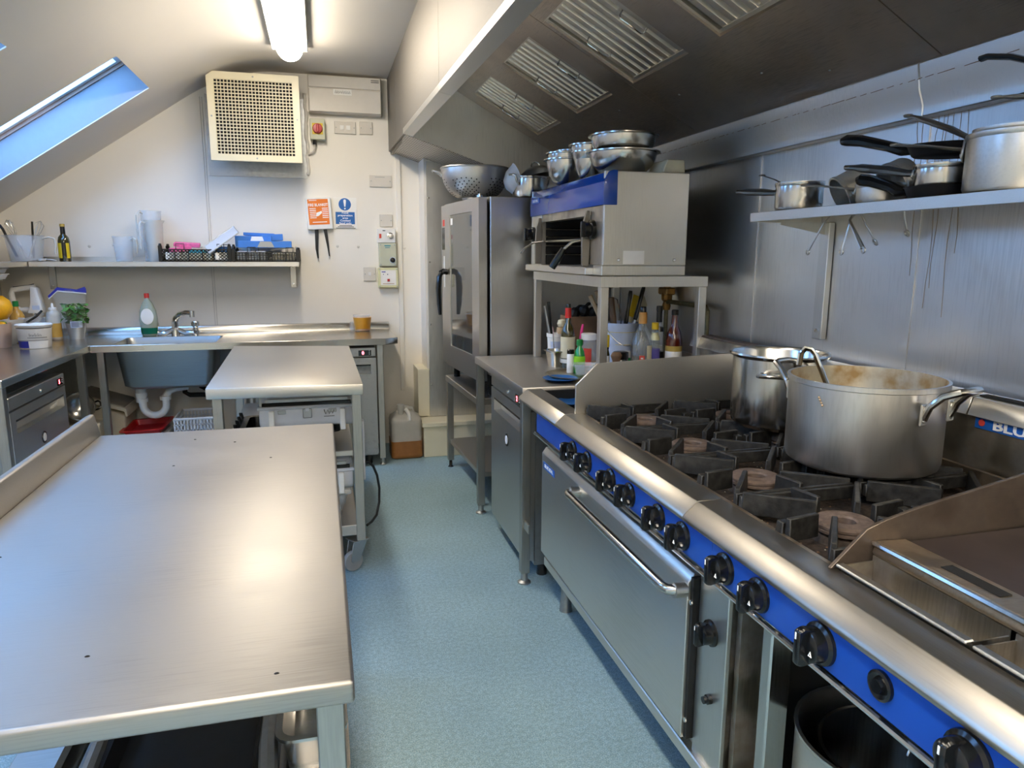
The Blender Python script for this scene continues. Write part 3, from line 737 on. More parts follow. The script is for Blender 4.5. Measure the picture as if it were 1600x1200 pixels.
# oven door
dr = p('oven_door', G().prism([(.838, .245), (.838, .668), (.855, .692), (.872, .692), (.872, .245)], 1.462, 2.665), 'steel_range', rg, .002)
hp = [(.838, 2.235, .645), (.812, 2.235, .648), (.795, 2.225, .648), (.790, 2.205, .648), (.790, 1.50, .648), (.795, 1.482, .648), (.812, 1.474, .648), (.838, 1.474, .645)]
hn = p('door_handle', G().tube(hp[1:-1], .0135, 12), 'polished', dr)
for y in (2.235, 1.474):
    p('bracket', G().tube([(.838, y, .646), (.806, y, .648)], .019, 12), 'alu', hn)
bd = p('door_badge', G().box(.8365, 2.50, .612, .8378, 2.64, .640), 'blue_badge', dr)
text('lettering', 'BLUE SEAL', .019, 'text_white', bd, Matrix.Translation((.8362, 2.57, .626)) @ FACE_X, sx=1.2)
p('door_edge', G().box(.846, 1.448, .25, .872, 1.461, .685), 'black_matt', rg)
for z in (.30, .62): p('hinge_bolt', G().lathe([(0, .004), (.006, .003), (.007, 0)], seg=8, T=Matrix.Translation((.846, 1.455, z)) @ Matrix.Rotation(-PI/2, 4, 'Y')), 'chrome', rg)
ps = p('side_panel', G().box(.862, 1.318, .22, .874, 1.445, .745), 'steel', rg, .002)
knob(1.385, x=.862, z=.575, s=.85, mark=False, par=ps)
p('push_button', G().lathe([(0, .02), (.009, .02), (.009, .012), (.012, .010), (.012, 0)], seg=12, T=Matrix.Translation((.862, 1.372, .41)) @ Matrix.Rotation(-PI/2, 4, 'Y')), 'black_plastic', ps)
p('base_rail', G().box(.850, 1.30, .185, .90, 2.66, .222), 'steel_range', rg, .003)
p('base_rail', G().box(.90, .40, .10, 1.58, 1.30, .125), 'steel_dirty', rg, .003)
# open cabinet under the griddle
p('cabinet_side', G().box(.885, 1.298, .125, 1.58, 1.316, .765), 'steel_dirty', rg)
p('cabinet_post', G().box(.905, 1.215, .125, .96, 1.25, .765), 'polished', rg, .004)
p('cabinet_shade_sheet', G().box(1.0, 1.285, .125, 1.58, 1.296, .765), 'dark_void', rg)  # near-black sheet standing for the shade inside the cabinet
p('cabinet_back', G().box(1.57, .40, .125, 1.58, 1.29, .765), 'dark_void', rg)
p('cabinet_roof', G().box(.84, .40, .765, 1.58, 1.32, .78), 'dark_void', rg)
for x in (.93, 1.5):
    for y in (2.6, 1.5, .6): p('range_foot', G().lathe([(0, 0), (.028, 0), (.024, .02), (.020, .17), (0, .17)], (x, y, 0), 12), 'galv', rg)

# ================================================================ pots
def vessel(g, r, h, t=.004, rim=.006, lip=0, seg=40, base_r=.02):
    return g.lathe([(0, 0), (r-base_r, 0), (r-base_r*.3, base_r*.3), (r, base_r), (r, h-.012), (r+lip*.5, h-.010), (r+lip, h-.004), (r+lip, h), (r-t, h), (r-t, base_r+.004), (r-base_r, .006), (0, .006)], seg=seg)
def loop_handle(g, r, z, a, w=.05, out=.07, up=.02, th=.008, T_=None):
    M_ = Matrix.Rotation(a, 4, 'Z')
    pts = [(r-.002, -w, z-.035), (r+.012, -w, z-.02), (r+.018, -w*.98, z), (r+out*.7, -w*.9, z+up*.8), (r+out, -w*.6, z+up), (r+out, w*.6, z+up), (r+out*.7, w*.9, z+up*.8), (r+.018, w*.98, z), (r+.012, w, z-.02), (r-.002, w, z-.035)]
    return g.tube(pts, th, 10, T=M_)
def side_handle(par, m, r, z, a, **k): return p('loop_handle', loop_handle(G(), r, z, a, **k), m, par)
pt = T('cooking_pot', 'wide dull aluminium pot with food stains inside standing on the hob', 'pot', (1.336, 1.498, TOP))
g = G().lathe([(0, 0), (.168, 0), (.180, .008), (.184, .022), (.184, .208), (.188, .210), (.188, .222), (.181, .222)], seg=56)
body = p('body', g, 'alu_pot', pt)
g = G().lathe([(.181, .222), (.180, .20), (.179, .03), (.165, .008), (0, .008)], seg=56)
p('stained_inside', g, 'alu_inner', body)
p('stew_residue', G().lathe([(0, .045), (.10, .046), (.1785, .044), (.1785, .03), (0, .03)], seg=40), 'cast_rust', pt)
for a in (math.radians(-76), math.radians(104)):
    h = p('loop_handle', G().tube([(.186, -.052, .150), (.192, -.054, .165), (.20, -.054, .185), (.225, -.050, .212), (.255, -.038, .226), (.262, -.02, .228), (.262, .02, .228), (.255, .038, .226), (.225, .050, .212), (.20, .054, .185), (.192, .054, .165), (.186, .052, .150)], .0085, 10, T=Matrix.Rotation(a, 4, 'Z')), 'polished', pt)
    for y in (-.053, .053):
        p('handle_plate', G().cbox((.187, y, .163), (.006, .028, .052), T=Matrix.Rotation(a, 4, 'Z')), 'alu', h, .003)
        for z in (.150, .176): p('rivet', G().lathe([(0, .005), (.006, .003), (.007, 0)], seg=8, T=Matrix.Rotation(a, 4, 'Z') @ Matrix.Translation((.190, y, z)) @ Matrix.Rotation(PI/2, 4, 'Y')), 'alu', h)
g = G()
rnd = random.Random(2)
for k in range(4): g.lathe([(0, .002), (.002, .0015), (.0035, 0)], (0, 0, 0), 6, T=Matrix.Rotation(math.radians(196)+k*.018, 4, 'Z') @ Matrix.Translation((.185, 0, .185-.006*k)) @ Matrix.Rotation(PI/2, 4, 'Y'))
p('food_splash', g, 'wood', pt, kind='stuff')

p2 = T('stock_pot', 'tall polished stock pot with soot-marked base behind the wide pot', 'pot', (1.371, 1.91, TOP))
p('body', G().lathe([(0, 0), (.12, 0), (.134, .012), (.137, .03), (.137, .214), (.146, .219), (.149, .225), (.147, .230), (.140, .228), (.134, .218), (.134, .03), (.12, .008), (0, .008)], seg=48), 'polished', p2)
for a in (math.radians(236), math.radians(56)):
    p('loop_handle', G().tube([(.136, -.055, .172), (.150, -.056, .172), (.170, -.050, .175), (.182, -.03, .177), (.182, .03, .177), (.170, .050, .175), (.150, .056, .172), (.136, .055, .172)], .0095, 10, T=Matrix.Rotation(a, 4, 'Z'), flat=.7), 'polished', p2)
ld = T('ladle', 'steel ladle hanging on the rim of the wide pot, handle hooked over', 'ladle', (1.245, 1.585, 1.0), world=True)
p('handle', G().tube([(1.325, 1.54, .99), (1.285, 1.562, 1.10), (1.245, 1.585, 1.205), (1.237, 1.59, 1.217), (1.224, 1.598, 1.219), (1.216, 1.603, 1.205), (1.214, 1.605, 1.175)], .0085, 8, flat=.7), 'chrome', ld)
p('bowl', G().lathe([(0, -.03), (.025, -.024), (.037, -.004), (.038, 0), (.035, 0), (.024, -.02), (0, -.026)], (1.345, 1.53, .995), 18), 'chrome', ld)

cpot = T('stock_pot', 'deep steel pot in the open cabinet below the griddle', 'pot', (1.115, 1.095, .128))
p('body', vessel(G(), .180, .335, lip=.004), 'alu', cpot)
cp2 = T('steel_pan', 'smaller steel pan nested inside the deep pot below the griddle', 'pan', (1.130, 1.080, .136))
p('body', vessel(G(), .152, .300, lip=.003), 'polished', cp2)
for a in (.4, .4+PI): side_handle(cp2, 'polished', .136, .24, a, w=.03, out=.018, up=.008, th=.004)

# ================================================================ salamander grill on its stand
sd = T('grill_stand', 'square-tube steel stand carrying the salamander grill above the bottles', 'stand', (1.36, 3.28, .90), world=True)
g = G().box(1.125, 2.79, 1.325, 1.62, 2.825, 1.368).box(1.125, 3.735, 1.325, 1.62, 3.77, 1.368).box(1.125, 2.825, 1.325, 1.16, 3.735, 1.368).box(1.585, 2.825, 1.325, 1.62, 3.735, 1.368)
p('top_frame', g, 'steel', sd, 0)
for x in (1.1445, 1.6):
    for y in (2.81, 3.75): p('leg', G().box(x-.018, y-.018, .901, x+.018, y+.018, 1.325), 'steel', sd, .002)
sm = T('salamander_grill', 'steel salamander grill with a blue top front standing on the square-tube stand', 'grill', (1.32, 3.32, 1.37), world=True)
p('drip_tray', G().box(1.095, 2.90, 1.372, 1.50, 3.83, 1.405), 'steel_range', sm, .004)
p('base_rail', G().box(1.13, 2.80, 1.372, 1.515, 2.90, 1.415), 'steel', sm, .003)
p('side_panel', G().box(1.135, 2.80, 1.415, 1.515, 2.815, 1.795), 'steel', sm, .002)
p('side_panel', G().box(1.135, 3.835, 1.372, 1.515, 3.85, 1.795), 'steel', sm, .002)
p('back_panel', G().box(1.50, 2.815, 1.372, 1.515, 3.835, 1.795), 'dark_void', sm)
p('top_panel', G().box(1.17, 2.815, 1.78, 1.50, 3.835, 1.797), 'steel', sm)
p('canopy', G().prism([(1.128, 1.660), (1.128, 1.752), (1.150, 1.792), (1.17, 1.799), (1.19, 1.799), (1.19, 1.66)], 2.795, 3.855), 'blue_panel', sm, .003, seg=2)
bd = p('name_badge', G().box(1.1265, 3.69, 1.725, 1.128, 3.82, 1.750), 'blue_badge', sm)
text('lettering', 'BLUE SEAL', .018, 'text_white', bd, Matrix.Translation((1.126, 3.755, 1.7375)) @ FACE_X, sx=1.1)
p('front_jamb', G().box(1.135, 2.815, 1.415, 1.16, 2.955, 1.66), 'steel_dirty', sm, .002)
p('front_jamb', G().box(1.135, 3.665, 1.405, 1.16, 3.835, 1.66), 'steel', sm, .002)
p('brow', G().box(1.14, 2.955, 1.625, 1.19, 3.665, 1.66), 'steel_dirty', sm)
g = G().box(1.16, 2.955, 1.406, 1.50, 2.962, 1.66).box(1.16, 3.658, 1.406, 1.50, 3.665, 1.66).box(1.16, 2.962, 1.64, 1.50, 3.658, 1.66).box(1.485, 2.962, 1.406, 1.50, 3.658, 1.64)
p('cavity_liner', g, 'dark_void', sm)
for y in (2.956, 3.656):
    p('lever_plate', G().prism([(1.10, 1.41), (1.098, 1.50), (1.104, 1.60), (1.118, 1.645), (1.13, 1.645), (1.136, 1.58), (1.13, 1.41)], y-.006, y+.010), 'steel_hood', sm, .001)
for z in (1.46, 1.505, 1.55, 1.59):
    for y in (2.968, 3.652): p('runner', G().tube([(1.155, y, z), (1.47, y, z)], .005, 6), 'polished', sm)
rk = p('wire_rack', G().tube([(1.14, 2.98, 1.525), (1.14, 3.64, 1.525), (1.45, 3.64, 1.525), (1.45, 2.98, 1.525)], .005, 6, closed=True), 'polished', sm)
for k in range(14):
    y = 3.02+k*.045; p('wire', G().tube([(1.14, y, 1.526), (1.45, y, 1.526)], .0028, 5), 'polished', rk)
for y in (2.92, 3.80):
    M_ = Matrix.Translation((1.135, y, 1.565)) @ Matrix.Rotation(-PI/2, 4, 'Y')
    k_ = p('control_knob', G().lathe([(0, 0), (.040, 0), (.040, .016), (.030, .019), (.029, .042), (0, .044)], seg=20, T=M_), 'black_plastic', sm)
    p('grip', G().prism([(-.03, .02), (-.034, .056), (.034, .056), (.03, .02)], -.008, .008, 'y', T=M_), 'black_plastic', k_, .003)
p('rack_handle', G().tube([(1.14, 3.06, 1.525), (1.10, 3.08, 1.515), (1.075, 3.10, 1.49), (1.06, 3.11, 1.475)], .007, 8), 'polished', rk)
p('handle_grip', G().tube([(1.068, 3.105, 1.485), (1.045, 3.12, 1.44), (1.022, 3.135, 1.40)], .019, 10, rs=[.013, .018, .017]), 'black_plastic', rk)
p('hook_lever', G().tube([(1.13, 3.60, 1.525), (1.09, 3.66, 1.518), (1.06, 3.72, 1.49), (1.045, 3.745, 1.465)], .007, 8, flat=.6), 'polished', sm)
p('rating_plate', G().box(1.225, 2.7985, 1.42, 1.32, 2.7998, 1.475), 'plastic_white', sm)
for x in (1.205, 1.46): p('screw', G().lathe([(0, .004), (.006, .003), (.008, 0)], seg=10, T=Matrix.Translation((x, 2.80, 1.437)) @ Matrix.Rotation(PI/2, 4, 'X')), 'chrome', sm)
# gas cock and pipe behind the stand
gp = T('gas_pipe', 'old copper gas pipe with a brass valve behind the bottles', 'pipe', (1.66, 3.0, 1.0), world=True)
p('pipe', G().tube([(1.655, 3.235, .905), (1.655, 3.235, 1.215), (1.655, 3.215, 1.232), (1.655, 2.86, 1.232), (1.655, 2.84, 1.215), (1.655, 2.84, 1.005)], .011, 8), 'copper_old', gp)
vl = p('valve_body', G().lathe([(0, 0), (.018, 0), (.022, .02), (.016, .04), (.026, .05), (.028, .085), (.018, .09), (.018, .13), (0, .13)], (1.655, 3.235, 1.19), 10), 'brass', gp)
p('valve_arm', G().box(1.63, 3.19, 1.265, 1.68, 3.285, 1.30), 'brass', vl, .006)

# ================================================================ wall shelf of pans
ws = T('pan_shelf', 'steel wall shelf of saucepans on the clad wall above the range', 'shelf', (1.56, 1.3, 1.60), world=True)
p('board', G().prism([(1.42, 1.57), (1.42, 1.60), (1.698, 1.60), (1.698, 1.594), (1.43, 1.594), (1.43, 1.57)], .35, 2.192), 'steel_topx', ws, .001)
p('end_lip', G().box(1.425, 2.184, 1.57, 1.698, 2.192, 1.597), 'steel_topx', ws)
for y in (2.135, .8):
    b_ = p('bracket_rail', G().box(1.675, y-.024, 1.17, 1.698, y+.024, 1.57), 'steel', ws, .002)
    p('bracket_arm', G().prism([(1.675, 1.57), (1.675, 1.53), (1.50, 1.56), (1.50, 1.57)], y-.003, y+.003), 'steel', b_)
    p('bolt', G().lathe([(0, .005), (.007, .004), (.008, 0)], seg=8, T=Matrix.Translation((1.675, y, 1.20)) @ Matrix.Rotation(-PI/2, 4, 'Y')), 'chrome', b_)
def saucepan(label, loc, r, h, m, hang, hm, hl, up, rise=.0, lid=False, rot=None, hz=None, flat=.45, hw=.012, thick=True, group=None, ps=1.0):
    t = T('saucepan', label, 'saucepan', loc, 0, group, rot=rot)
    b_ = p('body', vessel(G(), r, h, t=.003, lip=.003, seg=36, base_r=.012), m, t)
    M_ = Matrix.Rotation(hang, 4, 'Z'); z = (h*.72 if hz is None else hz)
    if thick: pts = [(r-.001, 0, z), (r+.02, 0, z), (r+hl*.35, 0, z+up*.35), (r+hl*.75, 0, z+up*.8), (r+hl*.86, 0, z+up*.92), (r+hl, 0, z+up)]; rs = [hw*.8, hw*.75, hw, hw*.95, hw*.6, hw*.55]
    else: pts = [(r-.001, 0, z), (r+.03, 0, z+up*.2), (r+hl*.5, 0, z+up*.6), (r+hl*.92, 0, z+up*.97), (r+hl, 0, z+up)]; rs = [hw, hw, hw*.8, hw*.8, hw*.5]
    hd_ = p('handle', G().tube(pts, hw, 10, T=M_, rs=rs, flat=flat), hm, t)
    ep = Vector(pts[-1]); p('hanging_eye', G().tube(arc((ep.x-.008, 0, ep.z), .009, 0, 2*PI*11/12, 11, 'xy'), .003, 6, T=M_, closed=True), hm, hd_)
    pl = p('handle_plate', G().prism([(-.022, -.012), (-.012, .014), (.012, .014), (.022, -.012), (.012, -.018), (-.012, -.018)], r-.001, r+.004, 'x', T=M_ @ Matrix.Translation((r*(1-1), 0, z)) @ Matrix.Diagonal((1, ps, ps, 1))), 'alu', t, .002)
    for y in (-.013*ps, .013*ps): p('rivet', G().lathe([(0, .004), (.004*ps, .003), (.005*ps, 0)], seg=8, T=M_ @ Matrix.Translation((r+.004, y, z-.007*ps)) @ Matrix.Rotation(PI/2, 4, 'Y')), 'chrome', pl)
    return t
A = lambda d: math.radians(d)
def aim(d, twist=0): return (Vector(d).to_track_quat('Z', 'Y') @ Matrix.Rotation(twist, 3, 'Z').to_quaternion()).to_euler()
saucepan('shiny steel saute pan at the left end of the pan shelf', (1.505, 2.055, 1.60), .073, .088, 'polished', A(112), 'steel_dark', .165, .012, flat=.8, hw=.0155)
saucepan('small aluminium pan nested in the shiny saute pan, thin handle raised', (1.512, 2.046, 1.611), .062, .079, 'alu', A(95), 'steel_dark', .15, .05, thick=False, hw=.006, hz=.070)
# two pans lying on their sides, mouths towards the hob
saucepan('aluminium pan tipped on its side beside the saute pan, mouth facing out', (1.565, 1.825, 1.672), .058, .085, 'alu', A(90), 'alu', .12, .01, thick=False, hw=.006, rot=aim((-.72, .25, -.42), A(200)))
saucepan('second tipped aluminium pan, behind the one whose mouth faces out', (1.655, 1.765, 1.685), .060, .060, 'alu', A(90), 'alu', .10, .01, thick=False, hw=.006, rot=aim((-.8, .1, -.35), A(180)))
saucepan('dull aluminium pan with flat handle standing between tipped pans and black frying pan', (1.515, 1.715, 1.60), .060, .056, 'alu', A(118), 'alu', .165, .020, thick=False, hw=.008, hz=.045)
saucepan('large aluminium saucepan at the right of the pan shelf', (1.530, 1.325, 1.60), .100, .132, 'alu', A(118), 'alu', .17, .028, hw=.014, flat=.3, hz=.105, thick=False, ps=1.7)
saucepan('steel saucepan resting in the black frying pan on the shelf', (1.512, 1.508, 1.622), .062, .062, 'polished', A(112), 'steel_dark', .19, .030, hz=.047, flat=.8, hw=.0155)
saucepan('aluminium pan inside the large saucepan, hollow handle pointing up left', (1.53, 1.325, 1.655), .088, .088, 'alu', A(105), 'steel_dark', .185, .075, hz=.080, hw=.013, flat=.6)
saucepan('saucepan standing behind the large one at the right edge', (1.58, 1.12, 1.60), .09, .20, 'alu', A(120), 'steel_leg', .16, .02, hz=.185)
def frypan(label, loc, r, hang, hl, up, rot=None):
    t = T('frying_pan', label, 'frying pan', loc, 0, rot=rot)
    p('body', G().lathe([(0, 0), (r*.82, 0), (r*.88, .004), (r, .028), (r+.003, .030), (r-.002, .030), (r*.86, .008), (0, .006)], seg=36), 'black_pan', t)
    M_ = Matrix.Rotation(hang, 4, 'Z')
    p('handle', G().tube([(r-.004, 0, .022), (r+.02, 0, .026), (r+hl*.3, 0, .028+up*.3), (r+hl*.7, 0, .030+up*.85), (r+hl*.92, 0, .030+up), (r+hl, 0, .028+up)], .013, 10, T=M_, rs=[.013, .020, .018, .020, .020, .013], flat=.8), 'black_plastic', t)
    return t
frypan('black frying pan on the shelf under a steel saucepan, curved handle pointing left', (1.512, 1.508, 1.60), .080, A(118), .125, .030)
frypan('black frying pan balanced on top of the saucepans, straight handle', (1.550, 1.525, 1.706), .100, A(112), .19, .034, rot=(A(2), A(-1), 0))
# utensils hooked under the shelf
def hook_tool(label, y, x, dy, l, tip):
    t = T('hanging_utensil', label, 'utensil', (x, y, 1.57), world=True)
    p('shank', G().tube([(x+.04, y-dy*.25, 1.592), (x+.02, y-dy*.12, 1.585), (x, y, 1.572-.012), (x-.002, y+dy*.5, 1.56-l*.5), (x-.004, y+dy, 1.56-l)], .005, 6, rs=[.004, .004, .004, .006, .0075], flat=.5), 'alu', t)
    p('eye', G().tube(arc((x-.004, y+dy*1.06, 1.56-l-.005), .008, 0, 2*PI*9/10, 9, 'yz'), .0028, 6, closed=True), 'alu', t)
hook_tool('thin utensil hanging under the pan shelf in front of the bracket', 1.915, 1.5, .06, .085, 0)
hook_tool('short wire utensil hanging under the pan shelf, centre', 1.805, 1.5, .02, .085, 0)
hook_tool('flat utensil hanging under the pan shelf, slanting to the right', 1.80, 1.495, -.065, .080, 0)
tl = T('frying_pan', 'frying pan stacked high at the right edge, only its dark handle tip in view', 'frying pan', (1.58, 1.12, 1.80), world=True)
p('body', G().lathe([(0, 0), (.07, 0), (.095, .03), (.092, .03), (.068, .004), (0, .004)], (1.58, 1.12, 1.801), 24), 'black_pan', tl)
p('handle', G().tube([(1.56, 1.21, 1.828), (1.545, 1.27, 1.86), (1.52, 1.36, 1.90), (1.508, 1.41, 1.912), (1.505, 1.425, 1.910)], .012, 8, flat=.6), 'black_plastic', tl)

# ================================================================ wall fittings
ex = T('wall_extractor', 'big cream framed extractor grille high on the back wall', 'extractor fan', (-.37, 5.3, 2.05), world=True)
p('backing_plate', G().box(-.71, 5.462, 1.985, -.06, 5.469, 2.52), 'galv', ex)
p('housing', G().box(-.62, 5.20, 2.085, -.12, 5.46, 2.58), 'galv', ex, .004)
x0, x1, z0, z1, yf = -.655, -.085, 2.055, 2.605, 5.165
g = G().prism([(x0, z0), (x1, z0), (x1, z0+.04), (x0, z0+.04)], yf, yf+.03).prism([(x0, z1-.045), (x1, z1-.045), (x1, z1), (x0+.04, z1), (x0, z1-.03)], yf, yf+.03)
g.box(x0, yf, z0+.04, x0+.042, yf+.03, z1-.045).box(x1-.042, yf, z0+.04, x1, yf+.03, z1-.045)
fr = p('frame', g, 'vent_cream', ex, 0)
p('frame_skirt', G().box(x0+.01, yf+.03, z0+.01, x1-.01, yf+.06, z1-.03), 'vent_cream', ex)
p('dark_core', G().box(x0+.042, yf+.022, z0+.04, x1-.042, yf+.0295, z1-.045), 'dark_void', ex)
g = G(); nx, nz = 23, 22
for i in range(nz+1):
    z = z0+.04+(z1-z0-.085)*i/nz; g.box(x0+.04, yf+.004, z-.0030, x1-.04, yf+.009, z+.0030)
for i in range(nx+1):
    x = x0+.042+(x1-x0-.084)*i/nx; g.box(x-.0026, yf+.010, z0+.04, x+.0026, yf+.016, z1-.045)
p('grille', g, 'vent_cream', ex, kind='stuff', smooth=0)
for x, z in ((-.37, z0+.02), (-.37, z1-.022), (x0+.02, 2.33), (x1-.02, 2.33)):
    p('screw', G().lathe([(0, .003), (.005, .002), (.006, 0)], seg=8, T=Matrix.Translation((x, yf, z)) @ Matrix.Rotation(PI/2, 4, 'X')), 'galv', fr)
g = G(); rnd = random.Random(4); pts = []
for k in range(26): pts.append((-.052+rnd.uniform(-.006, .006), 5.462, 2.56-k*.022))
p('filler_foam', g.tube(pts, .014, 6, rs=[rnd.uniform(.009, .017) for _ in pts]), 'wall_white', ex, smooth=60)

db = T('distribution_board', 'wide white consumer unit box high on the back wall beside the extractor', 'fuse box', (.22, 5.42, 2.55), world=True)
p('case', G().box(-.03, 5.395, 2.425, .472, 5.468, 2.675), 'socket_white', db, .004)
p('cover', G().box(-.025, 5.378, 2.43, .467, 5.394, 2.585), 'socket_white', db, .004)
p('upper_cover', G().box(-.025, 5.384, 2.592, .467, 5.394, 2.67), 'socket_white', db, .003)
p('paper_label', G().box(.14, 5.3765, 2.545, .265, 5.3778, 2.583), 'paper', db)
rnd = random.Random(8); g = G()
for k in range(9): x = .15+k*.012; g.tube([(x, 5.376, 2.553+rnd.uniform(0, .006)), (x+.006, 5.376, 2.572+rnd.uniform(0, .006)), (x+.010, 5.376, 2.556)], .0012, 4)
p('scribble', g, 'text_dark', db, kind='stuff')
for k in range(2): p('print_line', G().box(.40, 5.3835, 2.652-.012*k, .455, 5.3838, 2.657-.012*k), 'text_dark', db)

iso = T('isolator_switch', 'grey isolator box with round red rotary switch on the back wall', 'switch', (.02, 5.45, 2.31), world=True)
p('case', G().box(-.028, 5.40, 2.245, .075, 5.468, 2.385), 'sage_grey', iso, .004)
p('switch_plate', G().box(-.012, 5.397, 2.28, .06, 5.3995, 2.355), 'label_yellow', iso)
M_ = Matrix.Translation((.024, 5.397, 2.318)) @ Matrix.Rotation(PI/2, 4, 'X')
dl = p('red_dial', G().lathe([(0, .018), (.030, .016), (.034, .01), (.034, 0)], seg=24, T=M_), 'red_plastic', iso)
p('grip', G().box(.016, 5.365, 2.292, .032, 5.380, 2.345), 'red_plastic', dl, .003)
p('gland', G().tube([(-.0, 5.43, 2.245), (-.0, 5.43, 2.215)], .013, 8), 'black_plastic', iso)
p('cable', G().tube([(0, 5.43, 2.22), (.002, 5.435, 2.19), (-.012, 5.445, 2.165), (-.04, 5.455, 2.15), (-.06, 5.46, 2.15)], .006, 6), 'socket_white', iso)

def plate(label, x0, x1, z0, z1, kind='blank', cat='socket'):
    t = T('wall_plate', label, cat, ((x0+x1)/2, 5.46, (z0+z1)/2), world=True)
    p('plate', G().box(x0, 5.458, z0, x1, 5.469, z1), 'socket_white', t, .003)
    zc = (z0+z1)/2
    for x in (x0+.012, x1-.012): p('screw', G().lathe([(0, .002), (.0035, .0015), (.004, 0)], seg=8, T=Matrix.Translation((x, 5.458, zc)) @ Matrix.Rotation(PI/2, 4, 'X')), 'galv', t)
    if kind == 'double':
        for x in ((x0+x1)/2-.022, (x0+x1)/2+.022): p('rocker', G().box(x-.014, 5.454, zc-.015, x+.014, 5.458, zc+.015), 'plastic_white', t, .001)
    if kind == 'single': p('rocker', G().box((x0+x1)/2-.010, 5.4545, zc-.012, (x0+x1)/2+.010, 5.458, zc+.014), 'plastic_white', t, .001)
    if kind == 'slot': p('slot', G().box((x0+x1)/2-.04, 5.4575, z1-.016, (x0+x1)/2+.03, 5.458, z1-.012), 'galv', t)
plate('white double switch plate under the consumer unit', .14, .29, 2.30, 2.385, 'double', 'switch')
plate('small blank white plate right of the double switch plate', .315, .408, 2.302, 2.39)
plate('wide blank white plate on its own above the fire signs', .375, .535, 1.938, 2.022, 'slot')
plate('small blank plate on top of the column of grey controllers', .44, .535, 1.655, 1.745)
plate('single fused spur plate left of the yellow alarm panel', .31, .402, 1.257, 1.36, 'single', 'switch')

c1 = T('fan_speed_control', 'white control box with silver rotary dial, uppermost of the wall controllers', 'controller', (.48, 5.44, 1.59), world=True)
p('case', G().box(.418, 5.415, 1.537, .548, 5.468, 1.640), 'plastic_white', c1, .004)
p('dial', G().lathe([(0, .026), (.013, .025), (.015, .004), (.024, .003), (.025, 0)], seg=20, T=Matrix.Translation((.51, 5.415, 1.588)) @ Matrix.Rotation(PI/2, 4, 'X')), 'chrome', c1)
p('red_switch', G().box(.43, 5.411, 1.57, .445, 5.415, 1.602), 'label_red', c1, .001)
p('print_line', G().box(.455, 5.4145, 1.622, .475, 5.415, 1.628), 'text_dark', c1)
c2 = T('controller_box', 'sage grey controller box with blue and black knob, middle of the wall controllers', 'controller', (.48, 5.44, 1.45), world=True)
p('case', G().box(.425, 5.41, 1.367, .552, 5.468, 1.534), 'sage_grey', c2, .004)
p('knob', G().lathe([(0, .020), (.012, .018), (.013, .004), (.019, .003), (.020, 0)], seg=20, T=Matrix.Translation((.523, 5.41, 1.412)) @ Matrix.Rotation(PI/2, 4, 'X')), 'black_plastic', c2)
p('knob_ring', G().lathe([(.014, .003), (.021, .003), (.022, 0)], seg=20, T=Matrix.Translation((.523, 5.41, 1.412)) @ Matrix.Rotation(PI/2, 4, 'X')), 'steam_blue', c2)
p('print_line', G().box(.465, 5.4093, 1.512, .51, 5.41, 1.52), 'teal', c2)
p('print_line', G().box(.47, 5.4093, 1.500, .505, 5.41, 1.505), 'teal', c2)
for x in (.437, .540):
    for z in (1.378, 1.523): p('screw', G().lathe([(0, .002), (.004, .001), (.005, 0)], seg=8, T=Matrix.Translation((x, 5.41, z)) @ Matrix.Rotation(PI/2, 4, 'X')), 'galv', c2)
c3 = T('gas_alarm_panel', 'pale yellow alarm panel with red button, lowest of the wall controllers', 'controller', (.48, 5.44, 1.28), world=True)
p('case', G().box(.414, 5.412, 1.208, .562, 5.468, 1.355), 'pale_yellow', c3, .005)
p('front_label', G().box(.432, 5.4105, 1.228, .545, 5.412, 1.338), 'paper', c3)
p('red_button', G().box(.480, 5.405, 1.255, .498, 5.411, 1.274), 'red_plastic', c3, .001)
for x, m_ in ((.452, 'display'), (.483, 'display')): p('lamp', G().lathe([(0, .003), (.004, 0)], seg=8, T=Matrix.Translation((x, 5.4105, 1.307)) @ Matrix.Rotation(PI/2, 4, 'X')), m_, c3)
p('print_line', G().box(.440, 5.4098, 1.322, .468, 5.4105, 1.329), 'navy_label', c3)
p('print_line', G().box(.447, 5.4098, 1.236, .53, 5.4105, 1.241), 'wood', c3)
for x in (.424, .552):
    for z in (1.218, 1.345): p('screw', G().lathe([(0, .002), (.004, .001), (.005, 0)], seg=8, T=Matrix.Translation((x, 5.412, z)) @ Matrix.Rotation(PI/2, 4, 'X')), 'galv', c3)

fb = T('fire_blanket', 'orange fronted fire blanket holder with two black pull tapes on the wall', 'fire blanket', (.01, 5.45, 1.74))
tilt = A(-3)
RF = Matrix.Rotation(tilt, 4, 'Y')
p('holder', G().cbox((0, 0, 0), (.178, .036, .222), T=RF), 'plastic_white', fb, .004)
p('orange_front', G().cbox((-.003, -.0185, .012), (.142, .001, .178), T=RF), 'sign_orange', fb)
MF = RF @ Matrix.Translation((-.003, -.0192, 0)) @ FACE_Y
text('lettering', 'FIRE BLANKET', .027, 'text_white', fb, MF @ Matrix.Translation((0, .060, 0)), sx=.80)
g = G()
for k in range(6): g.box(-.064, -.0196, .034-k*.013, -.020, -.0190, .039-k*.013, RF).box(.022, -.0196, .034-k*.013, .064, -.0190, .039-k*.013, RF)
g.box(-.064, -.0196, .091, -.01, -.019, .095, RF).box(-.05, -.0196, -.062, .05, -.019, -.057, RF)
p('small_print', g, 'text_white', fb, kind='stuff')
p('pictogram', G().prism([(-.022, -.02), (-.018, .006), (0, .012), (.018, .018), (.020, .004), (.006, -.008), (-.004, -.016)], -.0197, -.019, T=RF), 'text_white', fb)
